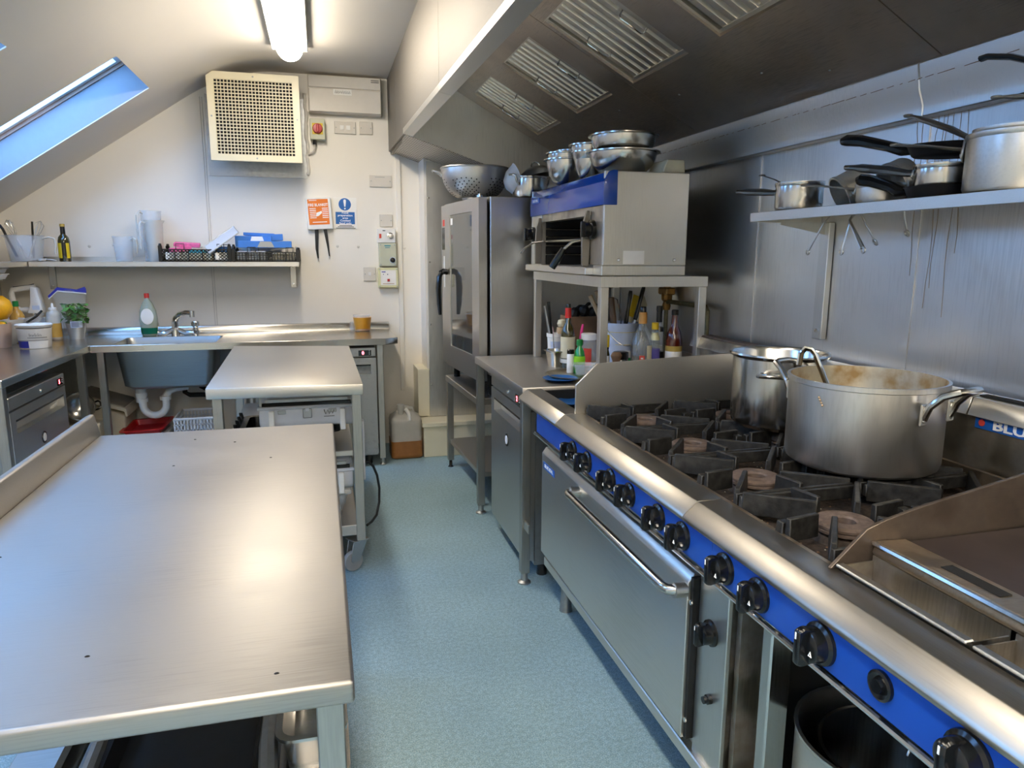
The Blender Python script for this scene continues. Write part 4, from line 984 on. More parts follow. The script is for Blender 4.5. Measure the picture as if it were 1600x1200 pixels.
p('pull_tape', G().prism([(-.036, -.108), (-.008, -.108), (-.016, -.24), (-.016, -.315), (-.024, -.318), (-.036, -.25)], -.004, .0), 'black_matt', fb)
p('pull_tape', G().prism([(.024, -.106), (.050, -.106), (.060, -.22), (.064, -.300), (.056, -.302), (.044, -.22)], -.004, .0), 'black_matt', fb)
sg = T('safety_sign', 'blue and white food preparation sign with exclamation mark on the wall', 'sign', (.195, 5.466, 1.748))
p('board', G().cbox((0, 0, 0), (.165, .003, .222)), 'paper', sg)
p('blue_disc', G().lathe([(0, .001), (.044, .001), (.044, 0)], seg=32, T=Matrix.Translation((-.002, -.0015, .062)) @ Matrix.Rotation(PI/2, 4, 'X')), 'sign_blue', sg)
p('exclamation_mark', G().prism([(-.006, .045), (.002, .045), (.007, .082), (.006, .094), (-.002, .098), (-.010, .094), (-.011, .082)], -.0035, -.0025), 'text_white', sg)
p('exclamation_dot', G().lathe([(0, .001), (.006, .001), (.006, 0)], seg=12, T=Matrix.Translation((-.002, -.0025, .032)) @ Matrix.Rotation(PI/2, 4, 'X')), 'text_white', sg)
p('blue_panel', G().cbox((-.002, -.002, -.035), (.136, .001, .086)), 'sign_blue', sg)
text('lettering', 'Food\npreparation\narea\nCooked\nfood only', .0195, 'text_white', sg, Matrix.Translation((-.002, -.003, -.035)) @ FACE_Y, sx=1.15)
g = G()
for k in range(3): g.box(-.045-.012*k, -.0025, -.090-.009*k, .045+.012*k, -.0015, -.086-.009*k)
p('small_print', g, 'text_dark', sg, kind='stuff')

# ================================================================ shelf on the back wall
bs = T('wall_shelf', 'long steel shelf on the back wall above the sink', 'shelf', (-.95, 5.3, 1.40), world=True)
p('board', G().prism([(5.165, 1.37), (5.165, 1.40), (5.468, 1.40), (5.468, 1.43), (5.462, 1.43), (5.462, 1.394), (5.172, 1.394), (5.172, 1.37)], -1.77, -.138, 'x'), 'steel_topx', bs, .001)
for x in (-1.735, -.19):
    b_ = p('bracket', G().box(x-.02, 5.45, 1.215, x+.02, 5.468, 1.394), 'steel_leg', bs, .002)
    p('bracket_arm', G().prism([(5.45, 1.394), (5.45, 1.36), (5.22, 1.385), (5.22, 1.394)], x-.003, x+.003, 'x'), 'steel_leg', b_)
    p('bolt', G().lathe([(0, .005), (.006, .004), (.007, 0)], seg=8, T=Matrix.Translation((x, 5.45, 1.24)) @ Matrix.Rotation(PI/2, 4, 'X')), 'chrome', b_)
ls = T('wall_shelf', 'short steel shelf on the left wall meeting the sink shelf at the corner', 'shelf', (-1.9, 4.9, 1.40), world=True)
p('board', G().prism([(-2.045, 1.37), (-2.045, 1.40), (-1.774, 1.40), (-1.774, 1.37), (-1.781, 1.37), (-1.781, 1.394), (-2.045, 1.394)], 4.45, 5.46), 'steel_top', ls, .001)
def jug(label, loc, r, h, rz, m='clear_plastic', sc=1, name='measuring_jug', group=None, low=0):
    t = T(name, label, 'jug', loc, rz, group)
    b_ = p('body', G().lathe([(0, 0), (r*.78, 0), (r*.8, .004), (r*.98, h-.006), (r*1.03, h), (r*.99, h), (r*.94, h-.008), (r*.76, .008), (0, .006)], seg=28), m, t)
    p('handle', G().tube([(r*.96, 0, h-.02), (r*1.35, 0, h-.012), (r*1.62, 0, h*.93-.01), (r*1.66, 0, h*(.62+low)), (r*1.60, 0, h*(.30+low))], .012, 8, flat=.6, rs=[.008, .009, .010, .010, .008]), 'milky_plastic', t)
    p('spout', G().prism([(-r*1.0, h-.02), (-r*1.22, h), (-r*.96, h)], -.012, .012), m, t)
    return t
jug('small clear measuring jug on the sink shelf beside the tall jugs', (-1.255, 5.31, 1.40), .062, .165, A(-25))
jug('tall clear jug at the front of the nested pair on the sink shelf', (-1.055, 5.28, 1.40), .058, .27, A(215), 'milky_plastic')
jug('tall clear jug standing highest behind the other tall jug', (-1.085, 5.36, 1.40), .066, .335, A(232), 'clear_plastic')
jug('wide clear measuring jug with big loop handle, filled with whisks and tools', (-1.80, 5.235, 1.40), .110, .165, A(-8), 'clear_plastic')
p('amber_band', G().lathe([(.094, .03), (.10, .08), (.103, .12), (.10, .12), (.092, .03)], (-1.80+.02, 5.29, 1.40), 20), 'label_cream', None) if 0 else None
# tools in the jug
def tool(label, pts, r, m, head=None, name='kitchen_tool', cat='utensil', rs=None):
    t = T(name, label, cat, pts[0], world=True)
    p('handle', G().tube(pts, r, 8, rs=rs, flat=.8), m, t)
    if head: head(t)
    return t
def whisk(label, a, b_, m='chrome'):
    a = Vector(a); b_ = Vector(b_); t = T('whisk', label, 'whisk', tuple(a), world=True); d = (b_-a)
    p('handle', G().tube([a, a+d*.5], .007, 8), m, t)
    n = d.normalized(); u = n.orthogonal().normalized(); v = n.cross(u)
    for k in range(4):
        w_ = u*math.cos(k*PI/4)+v*math.sin(k*PI/4); L_ = d.length*.5; o_ = a+d*.5
        p('wire', G().tube([o_, o_+n*L_*.4+w_*.020, o_+n*L_*.8+w_*.026, o_+n*L_, o_+n*L_*.8-w_*.026, o_+n*L_*.4-w_*.020, o_], .0013, 5), m, t)
whisk('wire whisk leaning left in the wide jug of tools', (-1.80, 5.25, 1.42), (-1.90, 5.27, 1.66))
whisk('wire whisk leaning right in the wide jug of tools', (-1.78, 5.22, 1.42), (-1.70, 5.24, 1.655))
tool('black handled tool standing upright in the wide jug', [(-1.765, 5.25, 1.42), (-1.755, 5.26, 1.65)], .008, 'black_plastic')
tool('black tongs lying across the wide jug of tools', [(-1.84, 5.20, 1.43), (-1.90, 5.20, 1.60), (-1.915, 5.2, 1.625)], .010, 'black_plastic')
tool('bent steel scoop handle rising from the wide jug', [(-1.83, 5.24, 1.43), (-1.86, 5.25, 1.62), (-1.875, 5.25, 1.66), (-1.885, 5.25, 1.645)], .005, 'chrome')
t = T('measuring_spoon', 'white plastic scoop lying on the shelf in front of the jug handle', 'scoop', (-1.68, 5.22, 1.403))
p('bowl', G().lathe([(0, 0), (.02, .002), (.026, .016), (.024, .016), (.018, .005), (0, .004)], (-.03, 0, 0), 14), 'plastic_white', t)
p('handle', G().tube([(-.008, 0, .012), (.03, -.01, .010), (.055, -.015, .004)], .006, 6, flat=.5), 'plastic_white', t)
for k in range(5):
    t = T('plastic_tub', 'white plastic lid in the stack on the corner shelf' if k else 'white plastic lid at the bottom of the stack on the corner shelf', 'tub', (-1.955, 5.02, 1.401+k*.034), group='stacked white containers in the corner')
    t['label'] = ['lowest', 'second from bottom', 'middle', 'second from top', 'topmost'][k] + ' of the stacked white tubs on the corner shelf at the left edge'
    p('body', G().lathe([(0, 0), (.060, 0), (.066, .028), (.072, .030), (.072, .035), (.063, .035), (.056, .006), (0, .004)], seg=24), 'tub_white', t)
for k in range(2):
    t = T('plastic_tray', ('upper' if k else 'lower') + ' of two white plastic trays under the corner shelf at the left edge', 'tray', (-1.92, 4.86, 1.300+k*.034), group='white trays under the corner shelf')
    p('body', G().tap(-.09, -.10, .09, .10, 0, -.102, -.112, .102, .112, .026).box(-.108, -.118, .026, .108, .118, .032), 'tub_white', t, .002)
tk = T('tray_rack', 'white wire rack under the corner shelf holding the plastic trays', 'rack', (-1.92, 4.86, 1.28), world=True)
for y in (4.78, 4.94): p('rail', G().tube([(-2.04, y, 1.365), (-2.04, y, 1.295), (-1.84, y, 1.295)], .004, 6), 'plastic_white', tk)
def bottle(label, loc, prof, mats, segs, caps=None, seg=20, name='bottle', group=None, cat='bottle', sx=1, sy=1, rz=0):
    """prof: (r,z) outline; segs: list of (part, material, z0, z1, dr) bands wrapped round it"""
    t = T(name, label, cat, loc, rz, group)
    p('body', G().lathe([(0, 0)] + prof, seg=seg, sx=sx, sy=sy), mats, t, smooth=50)
    def rad(z):
        for (r0, z0), (r1, z1) in zip(prof, prof[1:]):
            if z0 <= z <= z1 and z1 > z0: return r0+(r1-r0)*(z-z0)/(z1-z0)
        return prof[-1][0]
    for nm, m_, z0, z1, dr in segs:
        zs = [z0+(z1-z0)*k/4 for k in range(5)]
        pr = [(max(.001, rad(z0)-.001), z0)] + [(rad(z)+dr, z) for z in zs] + [(max(.001, rad(z1)-.001), z1)]
        p(nm, G().lathe(pr, seg=seg, sx=sx, sy=sy), m_, t, smooth=50)
    if caps:
        nm, m_, r, z0, z1 = caps
        p(nm, G().lathe([(0, z0), (r, z0), (r, z1-.003), (r*.85, z1), (0, z1)], seg=16, sx=sx, sy=sy), m_, t)
    return t
dbt = bottle('dark bottle with yellow label standing alone on the sink shelf', (-1.60, 5.30, 1.40), [(.032, 0), (.035, .006), (.035, .13), (.030, .155), (.014, .175), (.013, .225)], 'glass_olive',
       [('neck_wrap', 'black_plastic', .175, .222, .001)], ('cap', 'label_gold', .015, .222, .24))

LATER = dbt
def crate(label, loc, w, d, h, kind):
    t = T('fruit_crate', label, 'crate', loc)
    p('base', G().box(-w/2, -d/2, 0, w/2, d/2, .006), 'black_plastic', t)
    for sx in (-1, 1):
        for sy in (-1, 1):
            p('corner_post', G().box(sx*w/2-.012, sy*d/2-.012, 0, sx*w/2+.012, sy*d/2+.012, h).lathe([(0, h+.014), (.009, h+.012), (.010, h)], (sx*w/2, sy*d/2, 0), 8), 'black_plastic', t, .002, kind=None)
    hh = h*.78
    for sy in (-1, 1):
        g = G(); y = sy*d/2
        g.box(-w/2, y-.003, 0, w/2, y+.003, .010).box(-w/2, y-.003, hh-.007, w/2, y+.003, hh)
        if kind == 'x':
            n = 18; s_ = w/n
            for k in range(-4, n):
                for sg in (1, -1):
                    a = max(0, k*s_); b2 = min(w, (k+4)*s_)
                    za = hh*(a-k*s_)/(4*s_); zb = hh*(b2-k*s_)/(4*s_)
                    if sg < 0: za, zb = hh-za, hh-zb
                    g.tube([(-w/2+a, y, za), (-w/2+b2, y, zb)], .0022, 4)
        else:
            for k in range(1, 22): x = -w/2+w*k/22; g.box(x-.0025, y-.002, 0, x+.0025, y+.002, hh)
            for k in range(1, 5): g.box(-w/2, y-.002, hh*k/5-.002, w/2, y+.002, hh*k/5+.002)
        for k in range(1, 5): x = -w/2+w*k/5; g.box(x-.003, y-.003, 0, x+.003, y+.003, hh)
        g.tube([(-w*.28, y, hh), (-w*.28, y, h+.012), (-w*.16, y, h+.012), (-w*.16, y, hh)], .003, 5); g.tube([(w*.42, y, hh), (w*.42, y, h+.01), (w*.32, y, h+.01), (w*.32, y, hh)], .003, 5)
        p('lattice_side', g, 'black_plastic', t, kind='stuff', smooth=0)
    for sx in (-1, 1):
        g = G(); x = sx*w/2
        for k in range(1, 10): y = -d/2+d*k/10; g.box(x-.002, y-.002, 0, x+.002, y+.002, hh)
        for k in range(5): g.box(x-.003, -d/2, hh*k/4-.003, x+.003, d/2, hh*k/4+.003)
        p('lattice_end', g, 'black_plastic', t, kind='stuff', smooth=0)
    return t
crate('black lattice crate of pink and blue packets on the sink shelf', (-.795, 5.31, 1.401), .425, .25, .105, 'x')
crate('black lattice crate of blue boxes at the right end of the sink shelf', (-.352, 5.31, 1.401), .415, .25, .085, 'v')
def pack(label, loc, sz, m, rot=(0, 0, 0), name='packet', cat='packet', group=None, band=None):
    t = T(name, label, cat, loc, rot=rot, group=group)
    p('body', G().cbox((0, 0, sz[2]/2), sz), m, t, min(sz)*.12)
    if band: p('print_band', G().cbox((0, 0, sz[2]*.5), (sz[0]*.5, sz[1]*1.012, sz[2]*.5)), band, t)
    return t
pack('pink packet lying on top in the lattice crate', (-.86, 5.29, 1.50), (.16, .10, .025), 'pink', (.1, .05, .1))
pack('second pink packet under the top pink one', (-.90, 5.27, 1.468), (.13, .10, .028), 'pink', (0, -.1, .3))
pack('teal packet in the middle of the lattice crate', (-.79, 5.26, 1.45), (.10, .09, .03), 'teal', (0, .1, -.2))
pack('white packet at the left of the lattice crate', (-.945, 5.235, 1.412), (.09, .09, .05), 'paper', (0, 0, .2))
pack('white packet on the floor of the lattice crate', (-.80, 5.225, 1.409), (.22, .06, .05), 'label_cream', (0, 0, -.1))
pack('blue packet at the right end of the lattice crate', (-.640, 5.25, 1.466), (.08, .08, .035), 'blue_box', (0, 0, .2))
pack('white bag in the right half of the lattice crate', (-.64, 5.24, 1.409), (.10, .10, .055), 'paper', (0, 0, .3))
pack('wooden handled brush lying in the lattice crate', (-.715, 5.30, 1.487), (.07, .03, .022), 'wood', (0, .25, .2), 'brush', 'brush')
t = T('plastic_sheet', 'translucent plastic lid leaning diagonally between the two black crates', 'tray', (-.630, 5.225, 1.545), rot=(A(25), -A(36), A(4)))  # a loose lid, propped between the crates
p('sheet', G().box(-.12, -.07, 0, .12, .07, .004), 'plastic_grey', t, .002)
p('rim', G().tube([(-.118, -.068, .004), (.118, -.068, .004), (.118, .068, .004), (-.118, .068, .004)], .005, 6, closed=True), 'milky_plastic', t)
def flatbox(label, loc, sz, rot, m='blue_box', flap=None):
    t = T('carton', label, 'box', loc, rot=rot)
    p('body', G().cbox((0, 0, sz[2]/2), sz), m, t, .002)
    if flap: p('pale_panel', G().prism([(flap[0], 0.004), (flap[1], .004), (flap[1]-.02, sz[2]-.004), (flap[0]+.02, sz[2]-.004)], -sz[1]/2-.001, -sz[1]/2+.0005), flap[2], t)
    return t
flatbox('long blue carton lying across the front of the right crate', (-.355, 5.23, 1.495), (.345, .085, .045), (0, .0, A(1)), flap=(-.05, .06, 'galv'))
flatbox('flat blue carton under the top one in the right crate', (-.43, 5.33, 1.500), (.24, .12, .075), (0, 0, A(-4)), flap=(-.03, .08, 'paper'))
flatbox('small blue carton on top at the right crate', (-.315, 5.34, 1.542), (.14, .12, .045), (0, A(-3), A(6)))
flatbox('thin blue carton lying topmost on the right crate', (-.40, 5.36, 1.576), (.20, .10, .02), (0, A(2), A(-2)))
pack('white foil pouch in the left half of the right crate', (-.445, 5.25, 1.41), (.19, .11, .062), 'plastic_grey')
pack('dark packet in the right half of the right crate', (-.24, 5.25, 1.41), (.15, .11, .05), 'beige_plastic')
pack('grey flat lid lying over the right end of the right crate', (-.25, 5.30, 1.486), (.15, .10, .006), 'galv', (0, A(-8), 0), 'metal_plate', 'plate')

# ================================================================ on the back counter and left counter
bottle('green washing-up liquid bottle with red cap beside the tap', (-1.141, 5.31, .90), [(.040, 0), (.047, .008), (.052, .06), (.056, .11), (.050, .17), (.030, .225), (.014, .25), (.013, .262)], 'bottle_pale',
       [('green_liquid', 'wash_green', .004, .058, .0006)], ('cap', 'red_cap', .015, .258, .29), sx=1.05, sy=.62)
t = bpy.data.objects['bottle.001'] if 'bottle.001' in bpy.data.objects else None
if t: p('oval_label', G().lathe([(0, .002), (.038, .002), (.040, 0)], seg=24, sx=1, sy=1.35, T=Matrix.Translation((0, -.036, .135)) @ Matrix.Rotation(PI/2, 4, 'X')), 'paper', t)
tb = T('amber_tub', 'clear round tub of amber liquid at the right end of the back counter', 'tub', (.283, 5.33, .90))
p('body', G().lathe([(0, 0), (.052, 0), (.055, .006), (.066, .118), (.064, .118), (.053, .008), (0, .006)], seg=28), 'clear_plastic', tb)
p('amber_liquid', G().lathe([(0, .004), (.0535, .004), (.0565, .02), (.066, .10), (0, .10)], seg=28), 'amber_liquid', tb)
pw = T('plastic_cup', 'small clear cup standing against the splashback left of the amber tub', 'cup', (.215, 5.41, .90))
p('body', G().lathe([(0, 0), (.02, 0), (.02, .06), (0, .06)], seg=12), 'clear_plastic', pw)

pk = T('pink_tub', 'pale pink round tub at the far left edge of the side counter', 'tub', (-1.865, 4.86, .90))
p('body', G().lathe([(0, 0), (.055, 0), (.060, .006), (.073, .138), (.076, .142), (.070, .142), (.058, .008), (0, .008)], seg=28), 'pink_tub', pk)
for k, (x, y, m_) in enumerate(((-.02, 0, 'yellow'), (.02, .02, 'leaf'), (.03, -.02, 'orange_lemon'), (-.01, -.03, 'label_red'))):
    p('vegetable_piece', G().lathe([(0, -.02), (.02, -.012), (.025, 0), (.02, .013), (0, .02)], (x, y, .135), 10), m_, pk)
lm = T('yellow_squash', 'round yellow fruit at the left edge above the pink tub', 'fruit', (-1.88, 4.93, 1.055))
p('body', G().lathe([(0, 0), (.045, .008), (.073, .045), (.078, .078), (.068, .115), (.035, .145), (0, .15)], seg=24), 'orange_lemon', lm, smooth=80)
p('stem', G().tube([(0, 0, .145), (.004, 0, .165)], .006, 6), 'leaf_dark', lm)
bb = T('mixing_bowl', 'white bowl under the yellow fruit behind the pink tub', 'bowl', (-1.90, 5.03, .90))
p('body', G().lathe([(0, 0), (.06, 0), (.07, .01), (.115, .15), (.118, .155), (.112, .155), (.062, .012), (0, .01)], seg=28), 'dish_white', bb)
bottle('green-capped olive oil bottle at the left edge behind the white tub', (-1.868, 5.165, .90), [(.038, 0), (.042, .008), (.042, .16), (.030, .19), (.015, .205), (.014, .225)], 'oil',
       [('label', 'leaf_dark', .05, .12, .0008)], ('cap', 'green_cap', .017, .222, .256))
tu = T('white_tub', 'white catering tub with navy label and clipped lid on the side counter', 'tub', (-1.655, 4.80, .90))
p('body', G().lathe([(0, 0), (.076, 0), (.080, .005), (.090, .112), (.092, .118), (.086, .118), (.078, .008), (0, .006)], seg=36, sx=1.02, sy=.86), 'tub_white', tu)
p('lid', G().lathe([(0, .128), (.084, .128), (.090, .124), (.097, .137), (.094, .142), (.086, .139), (.084, .134), (0, .134)], seg=36, sx=1.02, sy=.86), 'plastic_white', tu)
g = G()
def wrap(g, r0, r1, z0, z1, a0, a1, n=12, sx=1.02, sy=.86, dr=.0012):
    V = []
    for k in range(n+1):
        a = a0+(a1-a0)*k/n
        for r, z in ((r0, z0), (r1, z1)): V.append(((r+dr)*math.cos(a)*sx, (r+dr)*math.sin(a)*sy, z))
    return g.add(V, [(2*k, 2*k+2, 2*k+3, 2*k+1) for k in range(n)])
p('yellow_label', wrap(G(), .0352, .0352, .022, .118, A(-150), A(-98), sx=1, sy=1), 'label_yellow', LATER)
p('black_label', wrap(G(), .0352, .0352, .03, .124, A(-98), A(-58), sx=1, sy=1), 'black_plastic', LATER)
p('yellow_label', wrap(G(), .0352, .0352, .022, .118, A(-58), A(-25), sx=1, sy=1), 'label_yellow', LATER)
p('navy_label', wrap(G(), .0803, .0840, .006, .046, A(205), A(262)), 'navy_label', tu)
p('white_label', wrap(G(), .0803, .0840, .002, .046, A(262), A(332)), 'paper', tu)
p('dark_rule', wrap(G(), .0842, .0845, .048, .050, A(200), A(335)), 'text_dark', tu)
g = G(); rnd = random.Random(6)
for k in range(9):
    a = A(268+k*4.6); h_ = .085 + (.007 if k in (0, 4, 6) else 0)
    wrap(g, .0868, .0875, .076, h_, a, a+A(1.2), 2, dr=.002)
    if k % 2 == 0: wrap(g, .0868, .0869, .0765, .0785, a, a+A(3.6), 3, dr=.002)
for k in range(14): a = A(262+k*4.8); wrap(g, .0858, .0860, .064, .068, a, a+A(3.2), 2, dr=.002)
p('printed_name', g, 'text_dark', tu, kind='stuff')
sq = bottle('squeeze bottle half full of golden oil behind the white tub', (-1.683, 5.22, .90), [(.038, 0), (.042, .006), (.042, .155), (.036, .178), (.020, .19), (.018, .195)], 'milky_plastic',
       [('golden_oil', 'oil', .004, .108, .0006)], ('collar', 'plastic_white', .023, .192, .208), name='squeeze_bottle')
p('nozzle', G().lathe([(.009, .208), (.007, .23), (.006, .236), (0, .237)], seg=10), 'plastic_white', sq)
# electric hand mixer
mt_ = T('plastic_tub', 'white tub standing at the wall under the electric hand mixer', 'tub', (-1.80, 5.32, .90))
p('body', G().lathe([(0, 0), (.05, 0), (.066, .135), (.07, .137), (.07, .14), (0, .14)], seg=24), 'tub_white', mt_)
mx_ = T('hand_mixer', 'white electric hand mixer resting upright behind the white tub', 'mixer', (-1.83, 5.29, 1.07))
p('motor_body', G().prism([(-.01, 0), (.075, 0), (.078, .04), (.055, .165), (.03, .175), (.02, .17), (.012, .06)], -.035, .035), 'plastic_white', mx_, .010, seg=2)
p('handle', G().tube([(.04, 0, .168), (-.04, 0, .158), (-.09, 0, .150), (-.098, 0, .13), (-.090, 0, .05), (-.06, 0, .02), (0, 0, .02)], .017, 10), 'plastic_white', mx_)
p('rating_label', G().box(.022, -.0365, .022, .064, -.0345, .050), 'steam_blue', mx_)
for x in (.02, .05): p('beater_socket', G().tube([(x, 0, .0), (x, 0, -.03)], .010, 8), 'chrome', mx_)
p('top_trim', G().tube([(-.085, 0, .168), (0, 0, .178), (.035, 0, .186)], .004, 6), 'black_plastic', mx_)
for k, (dx, dy, dz, ry, lab) in enumerate(((0, 0, 0, -14, 'lower'), (.01, .0, .022, -16, 'upper'))):
    d_ = T('white_dish', 'white oval dish tilted behind the tub, the %s of two' % lab, 'dish', (-1.79+dx, 5.13+dy, 1.015+dz), rot=(0, A(ry), 0), group='white dishes behind the tub')
    p('body', G().lathe([(0, 0), (.062, 0), (.085, .016), (.088, .018), (.082, .018), (.060, .005), (0, .004)], seg=28, sy=.7), 'dish_white', d_)
sbx = T('white_box', 'white container supporting the tilted dishes behind the tub', 'box', (-1.775, 5.16, .90))
p('body', G().tap(-.075, -.06, .075, .06, 0, -.085, -.068, .085, .068, .11), 'tub_white', sbx, .006)
kn = tool('dark knife handle poking up behind the white tub', [(-1.705, 4.855, 1.048), (-1.68, 4.93, 1.075), (-1.655, 4.955, 1.108)], .008, 'black_plastic', name='knife', cat='knife')
# bag of herbs in a grey pot
hp_ = T('herb_bag', 'clear zip bag of green basil in a pot by the sink end', 'herb bag', (-1.565, 5.245, .90))
p('pot', G().lathe([(0, 0), (.042, 0), (.058, .10), (.060, .105), (.055, .105), (.04, .006), (0, .006)], seg=24), 'galv', hp_)
rnd = random.Random(9)
lv = []
for k in range(150):
    a = rnd.uniform(0, 2*PI); r_ = .074*math.sqrt(rnd.random()); z = rnd.uniform(.10, .225)
    M_ = RT((r_*math.cos(a), r_*math.sin(a), z), rnd.uniform(-.8, .8), rnd.uniform(-.8, .8), rnd.uniform(0, 6), rnd.uniform(1.0, 1.6))
    p('leaf', G().add([(0, -.016, 0), (.010, -.006, .003), (.010, .006, .003), (0, .018, -.003), (-.010, .006, .003), (-.010, -.006, .003), (0, 0, .006)], [(0, 1, 6), (1, 2, 6), (2, 3, 6), (3, 4, 6), (4, 5, 6), (5, 0, 6)], T=M_), 'leaf' if k % 3 else 'leaf_dark', hp_, smooth=60)
bag = [(.060, .0), (.064, .10), (.075, .18), (.088, .25), (.10, .31)]
V = []; n = 20
for r, z in bag:
    f_ = 1-.85*(z/.31)**2
    for k in range(n):
        a = 2*PI*k/n; V.append((r*math.cos(a)*1.05-.02*(z/.31), r*f_*math.sin(a), z+.012*math.sin(3*a)*(z/.31)))
F = [(i*n+j, i*n+(j+1) % n, (i+1)*n+(j+1) % n, (i+1)*n+j) for i in range(len(bag)-1) for j in range(n)]
p('clear_bag', G().add(V, F), 'clear_bag', hp_, smooth=70)
zb = p('blue_zip_band', G().add([(-.135, -.012, .268), (-.08, -.016, .318), (.00, -.016, .31), (.085, -.014, .300), (.085, -.014, .326), (.078, -.012, .340), (.03, -.014, .322), (-.08, -.016, .338), (-.14, -.012, .282)], [(0, 1, 7, 8), (1, 2, 6, 7), (2, 3, 4, 6), (4, 5, 6)]), 'navy_label', hp_)
p('white_zip_line', G().tube([(-.135, -.015, .264), (-.08, -.019, .312), (0, -.019, .304), (.085, -.018, .294)], .003, 5), 'plastic_white', zb)
lb = p('printed_label', wrap(G(), .0585, .0625, .078, .120, A(262), A(318), sx=1.08, sy=1.08, dr=.006), 'steam_blue', hp_)
g = G()
for k in range(4): wrap(g, .0615, .0617, .086+.008*k, .089+.008*k, A(268), A(300), sx=1.09, sy=1.09, dr=.007)
p('label_print', g, 'text_dark', lb, kind='stuff')

# ================================================================ under the sink and the side counter
sp_ = T('steel_pan', 'round bellied steel pan lying under the side counter by its far leg', 'pan', (-1.50, 4.90, .50), rot=(A(70), 0, A(28)))
p('body', G().lathe([(0, -.09), (.06, -.085), (.085, -.06), (.092, -.02), (.088, .03), (.082, .06), (.088, .065), (.084, .067), (.078, .06), (.084, 0), (0, -.084)], seg=32), 'polished', sp_)
for a in (0, PI): side_handle(sp_, 'black_plastic', .088, .045, a, w=.025, out=.03, up=.006, th=.006)
ub = T('storage_bin', 'beige storage bin carrying the steel pan and crates under the side counter', 'bin', (-1.50, 4.91, 0))
p('body', G().tap(-.12, -.09, .12, .09, 0, -.13, -.10, .13, .10, .41), 'beige_plastic', ub, .01)
bn = T('flour_bin', 'cream bin with a taupe slanted lid under the sink', 'bin', (-1.40, 5.22, 0))
p('body', G().prism([(-.13, 0), (.10, 0), (.12, .40), (-.15, .52)], -.14, .14), 'beige_plastic', bn, .008)
ldd = p('lid', G().prism([(-.17, .528), (-.17, .56), (.13, .455), (.14, .40), (.125, .395), (.118, .432)], -.16, .16), 'beige_plastic', bn, .004)
p('lid_top', G().prism([(-.15, .556), (-.15, .566), (.115, .472), (.12, .455)], -.145, .145), 'taupe_lid', ldd, .004)
rt_ = T('red_tray', 'red plastic tray resting on crates under the sink waste trap', 'tray', (-1.16, 5.12, .29))
def tray(t, m, w, d, h, fl=.02, th=.004):
    loft(g := G(), [ringrect(-w/2-fl, -d/2-fl, w/2+fl, d/2+fl, h-.006, .03), ringrect(-w/2-fl, -d/2-fl, w/2+fl, d/2+fl, h, .03), ringrect(-w/2, -d/2, w/2, d/2, h, .025), ringrect(-w/2+.012, -d/2+.012, w/2-.012, d/2-.012, .006, .02)], False, True)
    loft(g, [ringrect(-w/2-fl, -d/2-fl, w/2+fl, d/2+fl, h-.006, .03), ringrect(-w/2-.002, -d/2-.002, w/2+.002, d/2+.002, h-.006, .025), ringrect(-w/2+.010, -d/2+.010, w/2-.010, d/2-.010, 0, .02)], False, True)
    return p('body', g, m, t, smooth=50)
tray(rt_, 'red_plastic', .23, .27, .04, .022)
rt_.rotation_euler = (A(3), A(-3), A(-4))
cs = T('storage_bin', 'lower white storage box under the red tray', 'bin', (-1.15, 5.14, 0))
p('body', G().tap(-.12, -.13, .12, .13, 0, -.13, -.14, .13, .14, .285), 'plastic_grey', cs, .01)
def basket(label, loc, w, d, h, m, rz=0, name='wire_basket'):
    t = T(name, label, 'basket', loc, rz)
    p('rim', G().tube([(-w/2, -d/2, h), (w/2, -d/2, h), (w/2, d/2, h), (-w/2, d/2, h)], .010, 6, closed=True), m, t)
    g = G()
    for k in range(13):
        x = -w/2+w*k/12
        for y in (-d/2, d/2): g.box(x-.005, y-.003, 0, x+.005, y+.003, h)
    for k in range(1, 8):
        y = -d/2+d*k/8
        for x in (-w/2, w/2): g.box(x-.003, y-.005, 0, x+.003, y+.005, h)
    for k in range(1, 4):
        z = h*k/4
        for y in (-d/2, d/2): g.box(-w/2, y-.003, z-.004, w/2, y+.003, z+.004)
        for x in (-w/2, w/2): g.box(x-.003, -d/2, z-.004, x+.003, d/2, z+.004)
    g.box(-w/2, -d/2, 0, w/2, d/2, .004)
    p('slatted_sides', g, m, t, kind='stuff', smooth=0)
    return t
basket('grey slatted dish basket under the right of the sink', (-.84, 5.08, .24), .24, .30, .15, 'plastic_grey')
cs2 = T('storage_bin', 'grey storage box beneath the slatted dish basket', 'bin', (-.84, 5.10, 0))
p('body', G().tap(-.12, -.14, .12, .14, 0, -.13, -.15, .13, .15, .235), 'galv', cs2, .01)
basket('pale slatted basket of brown jars behind the wheeled table legs', (-.375, 5.02, .56), .17, .22, .13, 'plastic_grey')
bx = T('storage_bin', 'grey crate holding up the pale slatted basket under the counter', 'bin', (-.375, 5.06, 0))
p('body', G().tap(-.075, -.13, .075, .13, 0, -.085, -.14, .085, .14, .555), 'galv', bx, .01)
for k in range(3):
    t = T('jar', 'brown jar in the pale slatted basket under the counter, ' + ('left', 'middle', 'right')[k] + ' of three', 'jar', (-.43+.055*k, 5.02, .568), group='jars in the slatted basket')
    p('body', G().lathe([(0, 0), (.024, 0), (.026, .006), (.026, .07), (.020, .08), (0, .08)], seg=16), 'wood', t)
    p('lid', G().lathe([(0, .08), (.022, .08), (.022, .095), (0, .096)], seg=16), 'label_gold', t)

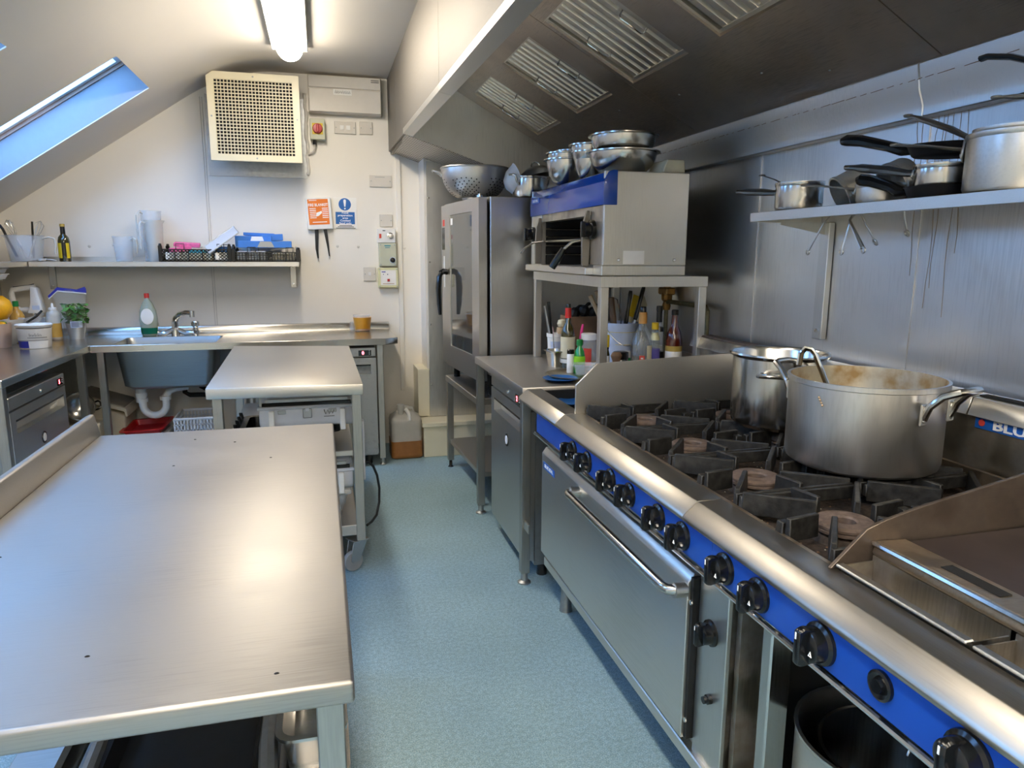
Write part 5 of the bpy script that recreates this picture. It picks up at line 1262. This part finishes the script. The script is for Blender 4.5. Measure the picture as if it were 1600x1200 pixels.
# ================================================================ on the wheeled table's shelves
bt = T('bread_basket', 'black plastic trays under the grey film dispenser on the wheeled table', 'tray', (-.17, 3.52, .577))
tray(bt, 'black_plastic', .40, .36, .075, .03)
for k in range(5): p('rib', G().prism([(-.24, 0), (-.205, .0), (-.235, .10), (-.25, .10)], -.17+k*.085-.006, -.17+k*.085+.006), 'black_plastic', bt)
def dispenser(label, loc, w, big=True):
    t = T('film_dispenser', label, 'dispenser', loc)
    p('base', G().prism([(-.17, 0), (.15, 0), (.17, .02), (.17, .095), (-.185, .095), (-.185, .02)], -w/2, w/2, 'x'), 'plastic_grey', t, .014, seg=2)
    p('lower_rim', G().box(-w/2-.006, -.192, .088, w/2+.006, .176, .104), 'plastic_grey', t, .004)
    p('film_slot', G().box(-w/2+.015, -.187, .104, w/2-.015, .168, .118), 'black_plastic', t)
    lid = p('lid', G().prism([(-.180, .118), (.168, .118), (.16, .150), (.12, .178), (-.12, .178), (-.168, .158)], -w/2+.008, w/2-.008, 'x'), 'plastic_grey', t, .010, seg=2)
    p('cutter_bar', G().box(-w/2+.03, -.186, .122, w/2-.03, -.176, .136), 'galv', lid)
    for s in (-1, 1):
        p('foot', G().box(s*(w/2-.055)-.012, -.205, -.016, s*(w/2-.055)+.012, -.15, .085), 'plastic_white', t, .003)
        p('release_button', G().box(s*(w/2-.10)-.018, -.188, .066, s*(w/2-.10)+.018, -.183, .084), 'galv', t, .002)
        p('hinge_post', G().box(s*(w/2-.012)-.010, -.17, .095, s*(w/2-.012)+.010, -.14, .15), 'galv', t, .002)
    lt = p('latch', G().box(-.02, -.195, .045, .02, -.183, .090), 'galv', t, .003)
    p('latch_hook', G().box(-.008, -.198, .078, .008, -.194, .094), 'plastic_grey', lt)
    if big:
        z = [(.075, .080), (.082, .058), (.090, .078), (.098, .058), (.106, .080), (.113, .060), (.120, .078)]
        p('zigzag_logo', G().tube([(x, -.1868, z_) for x, z_ in z], .0022, 5), 'text_dark', t)
        g = G()
        for k in range(9): g.box(.074+k*.0053, -.1868, .046, .0775+k*.0053, -.1862, .050)
        p('logo_print', g, 'text_dark', t, kind='stuff')
    return t
dispenser('grey cling film dispenser with zigzag logo on the wheeled table shelf', (-.085, 3.53, .667), .425)
dispenser('second grey dispenser, half hidden under the black trays', (-.09, 3.49, .367), .40, False)
lb_ = T('plastic_box', 'clear lidded plastic box on the wheeled table bottom shelf', 'box', (-.07, 3.46, .226))
p('body', loft(G(), [ringrect(-.15, -.13, .12, .13, 0, .02), ringrect(-.18, -.16, .155, .16, .118, .02), ringrect(-.172, -.152, .147, .152, .118, .02), ringrect(-.142, -.122, .112, .122, .004, .02)], True, True), 'clear_plastic', lb_)
p('lid', G().box(-.19, -.17, .118, .168, .17, .14), 'milky_plastic', lb_, .006)
p('blue_cloth', G().lathe([(0, .006), (.06, .008), (.07, .03), (.03, .05), (0, .045)], (.02, 0, 0), 12), 'steam_blue', lb_)
sh = T('storage_bin', 'grey bin standing behind the clear box on the wheeled table', 'bin', (-.24, 3.9, .226))
p('body', G().tap(-.16, -.2, .18, .2, 0, -.18, -.22, .2, .22, .30), 'plastic_grey', sh, .008)
cb = T('power_cable', 'black power cable looping down from the wheeled table to the floor', 'cable', (.2, 3.4, .3), world=True)
p('cord', G().tube([(.165, 3.285, .50), (.185, 3.30, .49), (.205, 3.34, .46), (.225, 3.38, .40), (.235, 3.40, .33), (.232, 3.39, .26), (.215, 3.36, .205), (.19, 3.33, .185), (.165, 3.30, .18)], .006, 8), 'cable_black', cb)
# white gas pipe tubes beside trolley are parts of the sink plumbing
jc = T('jerrycan', 'translucent jerrycan one third full of brown liquid on the floor', 'jerrycan', (.553, 5.10, 0))
def jsec(w, d, z, r=.03): return ringrect(-w/2, -d/2, w/2, d/2, z, r)
p('body', loft(G(), [jsec(.20, .20, 0), jsec(.222, .22, .012)] + [jsec(.222-(.006 if k % 2 else 0), .22-(.006 if k % 2 else 0), .12+k*.018) for k in range(8)] + [jsec(.222, .22, .27), jsec(.21, .20, .295), jsec(.14, .12, .325), jsec(.09, .07, .335)], True, True), 'milky_plastic', jc, smooth=50)
p('brown_liquid', loft(G(), [jsec(.202, .202, .001), jsec(.226, .224, .012)] + [jsec(.226-(.003 if k % 2 else 0), .224-(.003 if k % 2 else 0), .03+k*.0165) for k in range(7)] + [jsec(.20, .2, .132)], True, True), 'jerry_brown', jc, smooth=50)
p('handle', G().tube([(-.06, -.02, .325), (-.05, -.02, .355), (.0, -.02, .362), (.05, -.02, .355), (.06, -.02, .325)], .012, 8), 'milky_plastic', jc)
p('neck', G().tube([(-.035, -.05, .31), (-.035, -.05, .36)], .02, 10), 'milky_plastic', jc)
p('cap', G().lathe([(0, .355), (.026, .355), (.026, .39), (.02, .394), (0, .394)], (-.035, -.05, 0), 14), 'milky_plastic', jc)
p('tap_spout', G().tube([(.0, -.05, .355), (.02, -.085, .33), (.022, -.10, .28)], .015, 8), 'plastic_white', jc)

# ================================================================ under the foreground table
ck = T('tray_trolley', 'dark oven trays on a steel rack under the big preparation table', 'rack', (-.3, 1.2, .36), world=True)
p('rail', G().tube([(-.10, 1.03, .60), (-.125, 1.16, .56), (-.135, 1.30, .53), (-.14, 1.6, .51)], .017, 8), 'galv', ck)
p('rail', G().tube([(-.42, 1.05, .565), (-.44, 1.20, .535), (-.46, 1.6, .52)], .014, 8), 'galv', ck)
for x in (-.12, -.46): p('rack_side', G().box(x-.012, 1.02, .36, x+.012, 1.7, .52), 'galv', ck)
for k in range(3):
    t = T('oven_tray', ('lowest', 'middle', 'uppermost')[k] + ' dark oven tray of the stack under the big preparation table', 'tray', (-.29, 1.36, .38+k*.052), group='dark oven trays')
    tray(t, 'black_pan', .27, .62, .045, .012)
for k in range(3):
    t = T('gastronorm_pan', ('lowest', 'middle', 'upper')[k] + ' steel pan of the stack beside the table leg', 'pan', (-.045-.002*k, 1.32, .362+k*.085), group='steel pans under the big table')
    tray(t, 'polished', .10, .30, .10, .012)
t = T('steel_pan', 'blue-tinted steel tray leaning at the left under the preparation table', 'tray', (-.545, 1.34, .37), rot=(0, A(24), 0))
tray(t, 'polished', .05, .60, .12, .012)
# ================================================================ tops of oven and grill
def bowl(label, loc, r, h, m='polished', rim=.012, name='mixing_bowl', rot=None, group=None):
    t = T(name, label, 'bowl', loc, rot=rot, group=group)
    pr = [(0, 0), (r*.45, 0), (r*.66, h*.12), (r*.86, h*.42), (r*.96, h*.75), (r*.98, h-.004), (r+rim, h-.002), (r+rim, h+.003), (r*.965, h), (r*.94, h*.75), (r*.84, h*.44), (r*.64, h*.15), (r*.44, .004), (0, .004)]
    p('body', G().lathe(pr, seg=40), m, t, smooth=60)
    return t
GT = 1.799
b1 = bowl('large steel mixing bowl on the grill top, lower of the two at the right', (1.305, 3.02, GT), .150, .098)
b1u = bowl('steel mixing bowl nested in the large bowl, topmost on the grill', (1.305, 3.02, GT+.052), .142, .115)
bowl('steel mixing bowl standing behind the large right-hand bowl', (1.235, 3.235, GT), .078, .125)
bowl('small steel bowl in the middle of the grill top, resting in the one behind', (1.235, 3.235, GT+.055), .090, .10)
bowl('steel bowl at the left front of the grill top', (1.195, 3.46, GT), .100, .115)
bowl('shallow steel pan nested in the left front bowl', (1.195, 3.46, GT+.040), .092, .105)
bowl('straight steel pan resting on top of the left bowl pile', (1.24, 3.50, GT+.078), .082, .085, rim=.006)
ch = T('serving_board', 'cream board lying behind the bowls on the grill top', 'board', (1.455, 2.93, 1.798))
p('body', G().prism([(-.05, 0), (.055, 0), (.05, .055), (-.03, .055)], -.10, .05), 'label_cream', ch, .004)
OT = .645+1.126
cl = T('colander', 'large aluminium colander with two loop handles on the oven', 'colander', (.905, 4.26, OT))
R_, H_ = .198, .168
def cprof(s): return R_*(.42+.58*math.sin(s*PI/2)), H_*(1-math.cos(s*PI/2))
g = G(); ns, na = 14, 60; V = []; F = []
for i in range(ns+1):
    r, z = cprof(i/ns)
    V += [(r*math.cos(2*PI*k/na), r*math.sin(2*PI*k/na), z+.012) for k in range(na)]
for i in range(ns):
    for k in range(na):
        if 3 <= i <= 8 and (k+i) % 3 and (k % 10) > 1: pass
        F.append((i*na+k, i*na+(k+1) % na, (i+1)*na+(k+1) % na, (i+1)*na+k))
F.append(tuple(range(na-1, -1, -1))); g.add(V, F)
cb_ = p('body', g, 'alu', cl, smooth=70)
g = G()
for i in range(3, 11):
    for k in range(40):
        if k % 8 > 5: continue
        s = (i+.3*math.sin(k))/ns; r, z = cprof(s); a = 2*PI*(k+.5*(i % 2))/40
        rr, zz = cprof(s+.01); nrm = Vector((zz-z, 0, -(rr-r))).normalized()
        M_ = Matrix.Rotation(a, 4, 'Z') @ Matrix.Translation((r+.0008, 0, z+.012)) @ nrm.to_track_quat('Z', 'Y').to_matrix().to_4x4()
        g.lathe([(0, .0006), (.0042, .0006), (.0042, 0)], seg=6, T=M_)
p('drain_holes', g, 'dark_void', cb_, kind='stuff')
p('rim', G().tube(ring(R_, (0, 0, H_+.012), 48), .006, 8, closed=True), 'alu', cl)
for a in (A(172), A(-8)):
    h_ = p('loop_handle', G().tube([(R_-.004, -.045, H_-.03), (R_+.015, -.045, H_-.012), (R_+.045, -.035, H_-.006), (R_+.05, 0, H_-.005), (R_+.045, .035, H_-.006), (R_+.015, .045, H_-.012), (R_-.004, .045, H_-.03)], .007, 8, T=Matrix.Rotation(a, 4, 'Z')), 'alu', cl)
p('foot_ring', G().lathe([(.07, 0), (.074, 0), (.080, .013), (.076, .013)], seg=32), 'alu', cl)
fn = T('plastic_scoop', 'white plastic measuring bowl leaning between colander and casserole', 'bowl', (1.085, 4.06, OT+.092), rot=(A(-5), A(70), A(-10)))
p('body', G().lathe([(0, -.05), (.03, -.048), (.068, -.02), (.095, .03), (.099, .032), (.091, .032), (.063, -.016), (0, -.044)], seg=28), 'tub_white', fn)
p('rag', G().tap(-.02, -.03, .04, .03, .032, -.03, -.05, .05, .04, .075), 'paper', fn, .01)
ca = T('casserole', 'steel two-handled casserole with an upturned pan lid on the oven', 'casserole', (1.175, 4.03, OT))
p('body', vessel(G(), .098, .118, lip=.003), 'polished', ca)
for a in (A(200), A(20)): side_handle(ca, 'polished', .098, .105, a, w=.03, out=.03, up=.02, th=.006)
lidp = None; ML = RT((.035, -.03, .122), A(-6), A(-10))
p('dome', G().lathe([(0, .05), (.05, .044), (.085, .022), (.098, 0), (.101, 0), (.088, .026), (.05, .05), (0, .056)], seg=36, T=ML), 'steel_leg', ca, smooth=60)
p('lid_handle', G().tube(arc((0, 0, .055), .025, 0, PI, 8), .005, 8, T=ML), 'chrome', bpy.data.objects['dome'])

# ================================================================ bottles, tubs and tools on the end counter
CT = .90
bottle('dark green wine bottle with red capsule and cream label', (1.185, 3.36, CT), [(.034, 0), (.036, .006), (.036, .165), (.030, .195), (.015, .225), (.0135, .30)], 'glass_olive',
       [('label', 'label_cream', .048, .155, .0008), ('lower_label', 'paper', .024, .044, .0008), ('capsule', 'red_cap', .248, .298, .0014)], ('cork', 'black_plastic', .012, .298, .318))
bottle('small green bottle with green cap and lime label in front of wine bottle', (1.167, 3.14, CT), [(.025, 0), (.027, .005), (.027, .075), (.022, .105), (.011, .125), (.011, .135)], 'glass_green',
       [('label', 'green_label', .045, .082, .0008)], ('cap', 'green_cap', .0155, .133, .160))
bottle('slim white bottle with black cap beside the green bottle', (1.128, 3.155, CT), [(.016, 0), (.0175, .004), (.0175, .088), (.012, .096)], 'plastic_white', [], ('cap', 'black_plastic', .017, .092, .112))
jr = bottle('clear jar with white lid and red label beside the stand leg', (1.285, 3.33, CT), [(.040, 0), (.043, .006), (.043, .11), (.036, .132), (.034, .142)], 'clear_plastic', [], ('lid', 'plastic_white', .039, .140, .172), name='jar', cat='jar')
wtb = T('white_tub', 'white tub of tongs and spoons behind the wine bottle', 'tub', (1.185, 3.56, CT))
p('body', G().lathe([(0, 0), (.036, 0), (.042, .13), (.046, .132), (.046, .150), (.040, .150), (.034, .006), (0, .006)], seg=24), 'tub_white', wtb)
p('label', wrap(G(), .0365, .0415, .03, .11, A(215), A(320), sx=1, sy=1), 'steam_blue', wtb)
tool('black tongs handle leaning left in the white tub', [(1.185, 3.56, .93), (1.16, 3.56, 1.08), (1.145, 3.56, 1.215)], .010, 'black_plastic', rs=[.004, .008, .011], name='tongs', cat='tongs')
tool('steel tongs leaning furthest left in the white tub', [(1.175, 3.55, .93), (1.14, 3.55, 1.10), (1.122, 3.55, 1.195)], .009, 'steel_leg', name='tongs', cat='tongs')
tool('slim steel skewer leaning in front of the white tub', [(1.16, 3.50, .96), (1.15, 3.50, 1.09)], .003, 'chrome', name='skewer', cat='skewer')
pg = T('pepper_mill', 'wooden pepper grinder with dark cap behind the wine bottle', 'mill', (1.235, 3.60, CT))
p('body', G().lathe([(0, 0), (.024, 0), (.026, .01), (.018, .06), (.022, .12), (.030, .15), (.026, .175), (0, .18)], seg=20), 'wood', pg)
p('top', G().lathe([(0, .18), (.020, .18), (.026, .195), (.020, .215), (0, .22)], seg=20), 'label_cream', pg)
mp_ = T('gastronorm_pan', 'small steel container left of the wine bottle', 'pan', (1.135, 3.41, CT))
tray(mp_, 'polished', .075, .11, .082, .010)
wb = T('wooden_box', 'wooden crate of black gloves and tools at the back of the counter', 'box', (1.345, 3.62, CT))
g = G().box(-.09, -.07, 0, .10, -.062, .235).box(-.09, .062, 0, .10, .07, .235).box(-.09, -.062, 0, -.082, .062, .235).box(.092, -.062, 0, .10, .062, .235).box(-.082, -.062, 0, .092, .062, .008)
p('body', g, 'wood_dark', wb)
for k, (x, z, r_) in enumerate(((-.05, .25, .030), (.0, .262, .034), (.05, .255, .032))):
    t = T('oven_glove', 'black crumpled glove in the wooden crate, ' + ('left', 'middle', 'right')[k] + ' of three', 'glove', (1.345+x, 3.60, CT+z-.03), rot=(.2*k, .3, .5*k))
    p('body', G().lathe([(0, 0), (r_*.8, .004), (r_, .02), (r_*.9, .045), (r_*.5, .06), (0, .064)], seg=9), 'black_matt', t, smooth=0)
    p('finger', G().tube([(0, 0, .05), (.02, .005, .075), (.032, .008, .078)], .010, 6), 'black_matt', t)
p('red_label', wrap(G(), .0432, .0432, .015, .10, A(215), A(268), sx=1, sy=1), 'label_red', jr)
p('jar_contents', G().lathe([(0, .004), (.039, .004), (.039, .03), (0, .034)], seg=16), 'wood', jr)
pkb = T('pink_clip', 'pink plastic spatula head beside the jar with white lid', 'utensil', (1.285, 3.44, CT), world=True)
p('handle', G().tube([(1.275, 3.45, .905), (1.288, 3.45, 1.05)], .005, 6), 'plastic_white', pkb)
p('head', G().tube([(1.284, 3.45, 1.03), (1.292, 3.45, 1.07), (1.298, 3.45, 1.105)], .012, 8, rs=[.008, .014, .010], flat=.5), 'magenta', pkb)
# pale blue bucket of knives and wooden spoons
bk = T('utensil_bucket', 'pale blue plastic bucket of knives and wooden spoons behind stand leg', 'bucket', (1.42, 3.25, CT))
p('body', G().lathe([(0, 0), (.070, 0), (.074, .006), (.086, .215), (.089, .222), (.089, .232), (.083, .232), (.071, .008), (0, .008)], seg=32), 'steam_blue', bk)
g = G()
wrap(g, .0845, .0846, .188, .190, A(190), A(350), sx=1, sy=1); wrap(g, .0805, .0806, .128, .130, A(230), A(318), sx=1, sy=1)
p('yellow_print', g, 'label_yellow', bk)
p('wire_bail', G().tube([(.088*math.cos(A(a)), .091*math.sin(A(a)), .20-.075*math.sin(A((a-200)*180/140))) for a in range(200, 341, 10)], .0022, 5), 'chrome', bk)
p('paper_label', wrap(G(), .0745, .0795, .01, .10, A(250), A(310), sx=1, sy=1), 'paper', bk)
p('green_print', wrap(G(), .0765, .0775, .05, .065, A(262), A(298), sx=1, sy=1, dr=.002), 'green_cap', bk)
def knife(label, b_, t_, r=.013, m='black_plastic', steelz=True):
    b_ = Vector(b_); t_ = Vector(t_); d = t_-b_
    t = T('kitchen_knife', label, 'knife', tuple(b_), world=True)
    p('shaft', G().tube([b_, b_+d*.55], .009, 8, flat=.6), 'steel_leg', t)
    p('handle', G().tube([b_+d*.5, b_+d*.56, b_+d*.75, b_+d*.95, t_], r, 10, rs=[r*.9, r*1.15, r*.85, r*1.05, r*.8], flat=.75), m, t)
knife('black handled sharpening steel in the bucket, left of the black knife', (1.425, 3.25, .95), (1.468, 3.25, 1.285))
knife('black knife handle, rightmost in the bucket, leaning right', (1.45, 3.24, .98), (1.532, 3.24, 1.305))
tool('wooden spoon, leftmost in the bucket behind the stand leg', [(1.40, 3.26, .93), (1.325, 3.27, 1.14), (1.268, 3.28, 1.262)], .014, 'wood', name='wooden_spoon', cat='spoon')
tool('second wooden spoon beside the leftmost one in the bucket', [(1.41, 3.28, .93), (1.35, 3.29, 1.14), (1.302, 3.29, 1.283)], .012, 'wood', name='wooden_spoon', cat='spoon')
tool('flat brown spatula in the bucket between spoon and sharpening steel', [(1.42, 3.29, .93), (1.40, 3.30, 1.15), (1.385, 3.30, 1.25)], .020, 'wood_dark', name='spatula', cat='spatula')
tool('steel whisk handle bent over the bucket rim', [(1.43, 3.28, .95), (1.44, 3.29, 1.14), (1.415, 3.29, 1.24), (1.395, 3.29, 1.25)], .004, 'chrome')
ys_ = T('scraper', 'yellow and white plastic scraper standing in the bucket behind the knives', 'scraper', (1.50, 3.28, 1.0), world=True)
p('blade', G().prism([(1.475, 1.13), (1.525, 1.11), (1.575, 1.21), (1.56, 1.255), (1.50, 1.255)], 3.285, 3.288), 'label_cream', ys_)
p('yellow_half', G().prism([(1.475, 1.16), (1.50, 1.15), (1.53, 1.255), (1.50, 1.265)], 3.283, 3.285), 'yellow', ys_)
cbt = bottle('clear spirit bottle with tan neck and round red label', (1.425, 3.01, CT), [(.042, 0), (.045, .006), (.045, .165), (.038, .20), (.018, .235), (.0155, .30)], 'clear_glass',
       [('tan_neck', 'tan_neck', .248, .30, .0025)], ('stopper', 'black_plastic', .014, .30, .325))
p('red_seal', wrap(G(), .045, .045, .078, .104, A(232), A(262), sx=1, sy=1), 'label_red', cbt)
p('seal_centre', wrap(G(), .0454, .0454, .088, .095, A(240), A(254), sx=1, sy=1), 'paper', cbt)
p('paper_label', wrap(G(), .045, .045, .04, .15, A(275), A(325), sx=1, sy=1), 'label_cream', cbt)
bottle('little bottle with yellow cap and purple label right of the spirit bottle', (1.508, 3.05, CT), [(.023, 0), (.025, .005), (.025, .15), (.020, .18), (.015, .19), (.0145, .215)], 'clear_glass',
       [('label', 'label_purple', .03, .125, .0008), ('neck_label', 'pale_yellow', .165, .20, .001)], ('cap', 'yellow', .0165, .215, .247))
bottle('slim dark bottle with black neck between the yellow-capped and amber bottles', (1.545, 3.085, CT), [(.025, 0), (.027, .005), (.027, .18), (.018, .225), (.013, .245), (.013, .30)], 'clear_glass',
       [('label', 'black_plastic', .03, .105, .0008), ('shoulder_label', 'black_plastic', .20, .222, .001), ('neck_wrap', 'black_plastic', .245, .30, .001)], ('cap', 'black_plastic', .015, .298, .322))
bottle('round amber spirit bottle with gold label, rightmost of the bottles', (1.592, 3.02, CT), [(.036, 0), (.039, .006), (.039, .165), (.032, .20), (.017, .235), (.014, .285)], 'glass_amber',
       [('label', 'paper', .03, .115, .0008), ('gold_band', 'label_gold', .115, .14, .0008)], ('cap', 'black_plastic', .016, .283, .308))
bottle('little bottle with yellow cap beside the stand leg', (1.262, 3.04, CT), [(.013, 0), (.0145, .004), (.0145, .105), (.010, .125), (.009, .14)], 'glass_olive', [('label', 'paper', .03, .10, .0006), ('black_band', 'black_plastic', .13, .14, .001)], ('cap', 'yellow', .0125, .14, .195))
bottle('small dark jar with black lid in front of the bucket', (1.315, 3.0, CT), [(.034, 0), (.037, .005), (.037, .08), (.032, .092)], 'glass_black', [('label', 'label_cream', .02, .075, .0008)], ('lid', 'black_plastic', .036, .090, .122), name='jar', cat='jar')
bottle('dark round bottle hidden between bucket and spirit bottle', (1.47, 3.12, CT), [(.045, 0), (.048, .01), (.048, .13), (.03, .18), (.014, .21)], 'glass_black', [], ('cap', 'black_plastic', .016, .205, .235))
bg_ = T('foil_pouch', 'crumpled brown pouch in front of the stand leg', 'pouch', (1.275, 2.955, CT))
p('body', G().lathe([(0, 0), (.022, .004), (.027, .05), (.018, .085), (.028, .11), (.02, .125), (0, .118)], seg=9, sy=.6), 'wood_dark', bg_, smooth=0)
ot = T('oval_tray', 'black oval tray under the small bottles at the counter corner', 'tray', (1.12, 3.08, CT))
p('body', G().lathe([(0, 0), (.115, 0), (.135, .012), (.138, .014), (.130, .016), (.112, .005), (0, .005)], seg=40, sy=1.05), 'steel_dirty', ot)
for nm in ('bottle',):
    for o in list(bpy.data.objects):
        if o.parent is None and o.get('label', '').startswith(('small green bottle', 'slim white bottle')): o.location.z += .0055
pb = T('plastic_box', 'clear plastic takeaway box in front of the green bottle', 'box', (1.165, 3.03, CT+.0165), rot=(0, 0, A(-18)))
tray(pb, 'clear_plastic', .12, .085, .05, .008)
for k, (x, y, z, lab) in enumerate(((1.02, 2.985, CT+.001, 'blue plate on the counter corner, its edge under the oval tray'), (1.0, 2.735, .8465, 'blue plate in the open bay of the range, below the counter edge'))):
    t = T('blue_plate', lab, 'plate', (x, y, z), rot=(0, 0, 0) if k == 0 else (0, A(-0), 0), group='blue plates')
    p('body', G().lathe([(0, 0), (.05, 0), (.075, .012), (.080, .014), (.076, .015), (.05, .004), (0, .004)], seg=36), 'blue_plate', t)
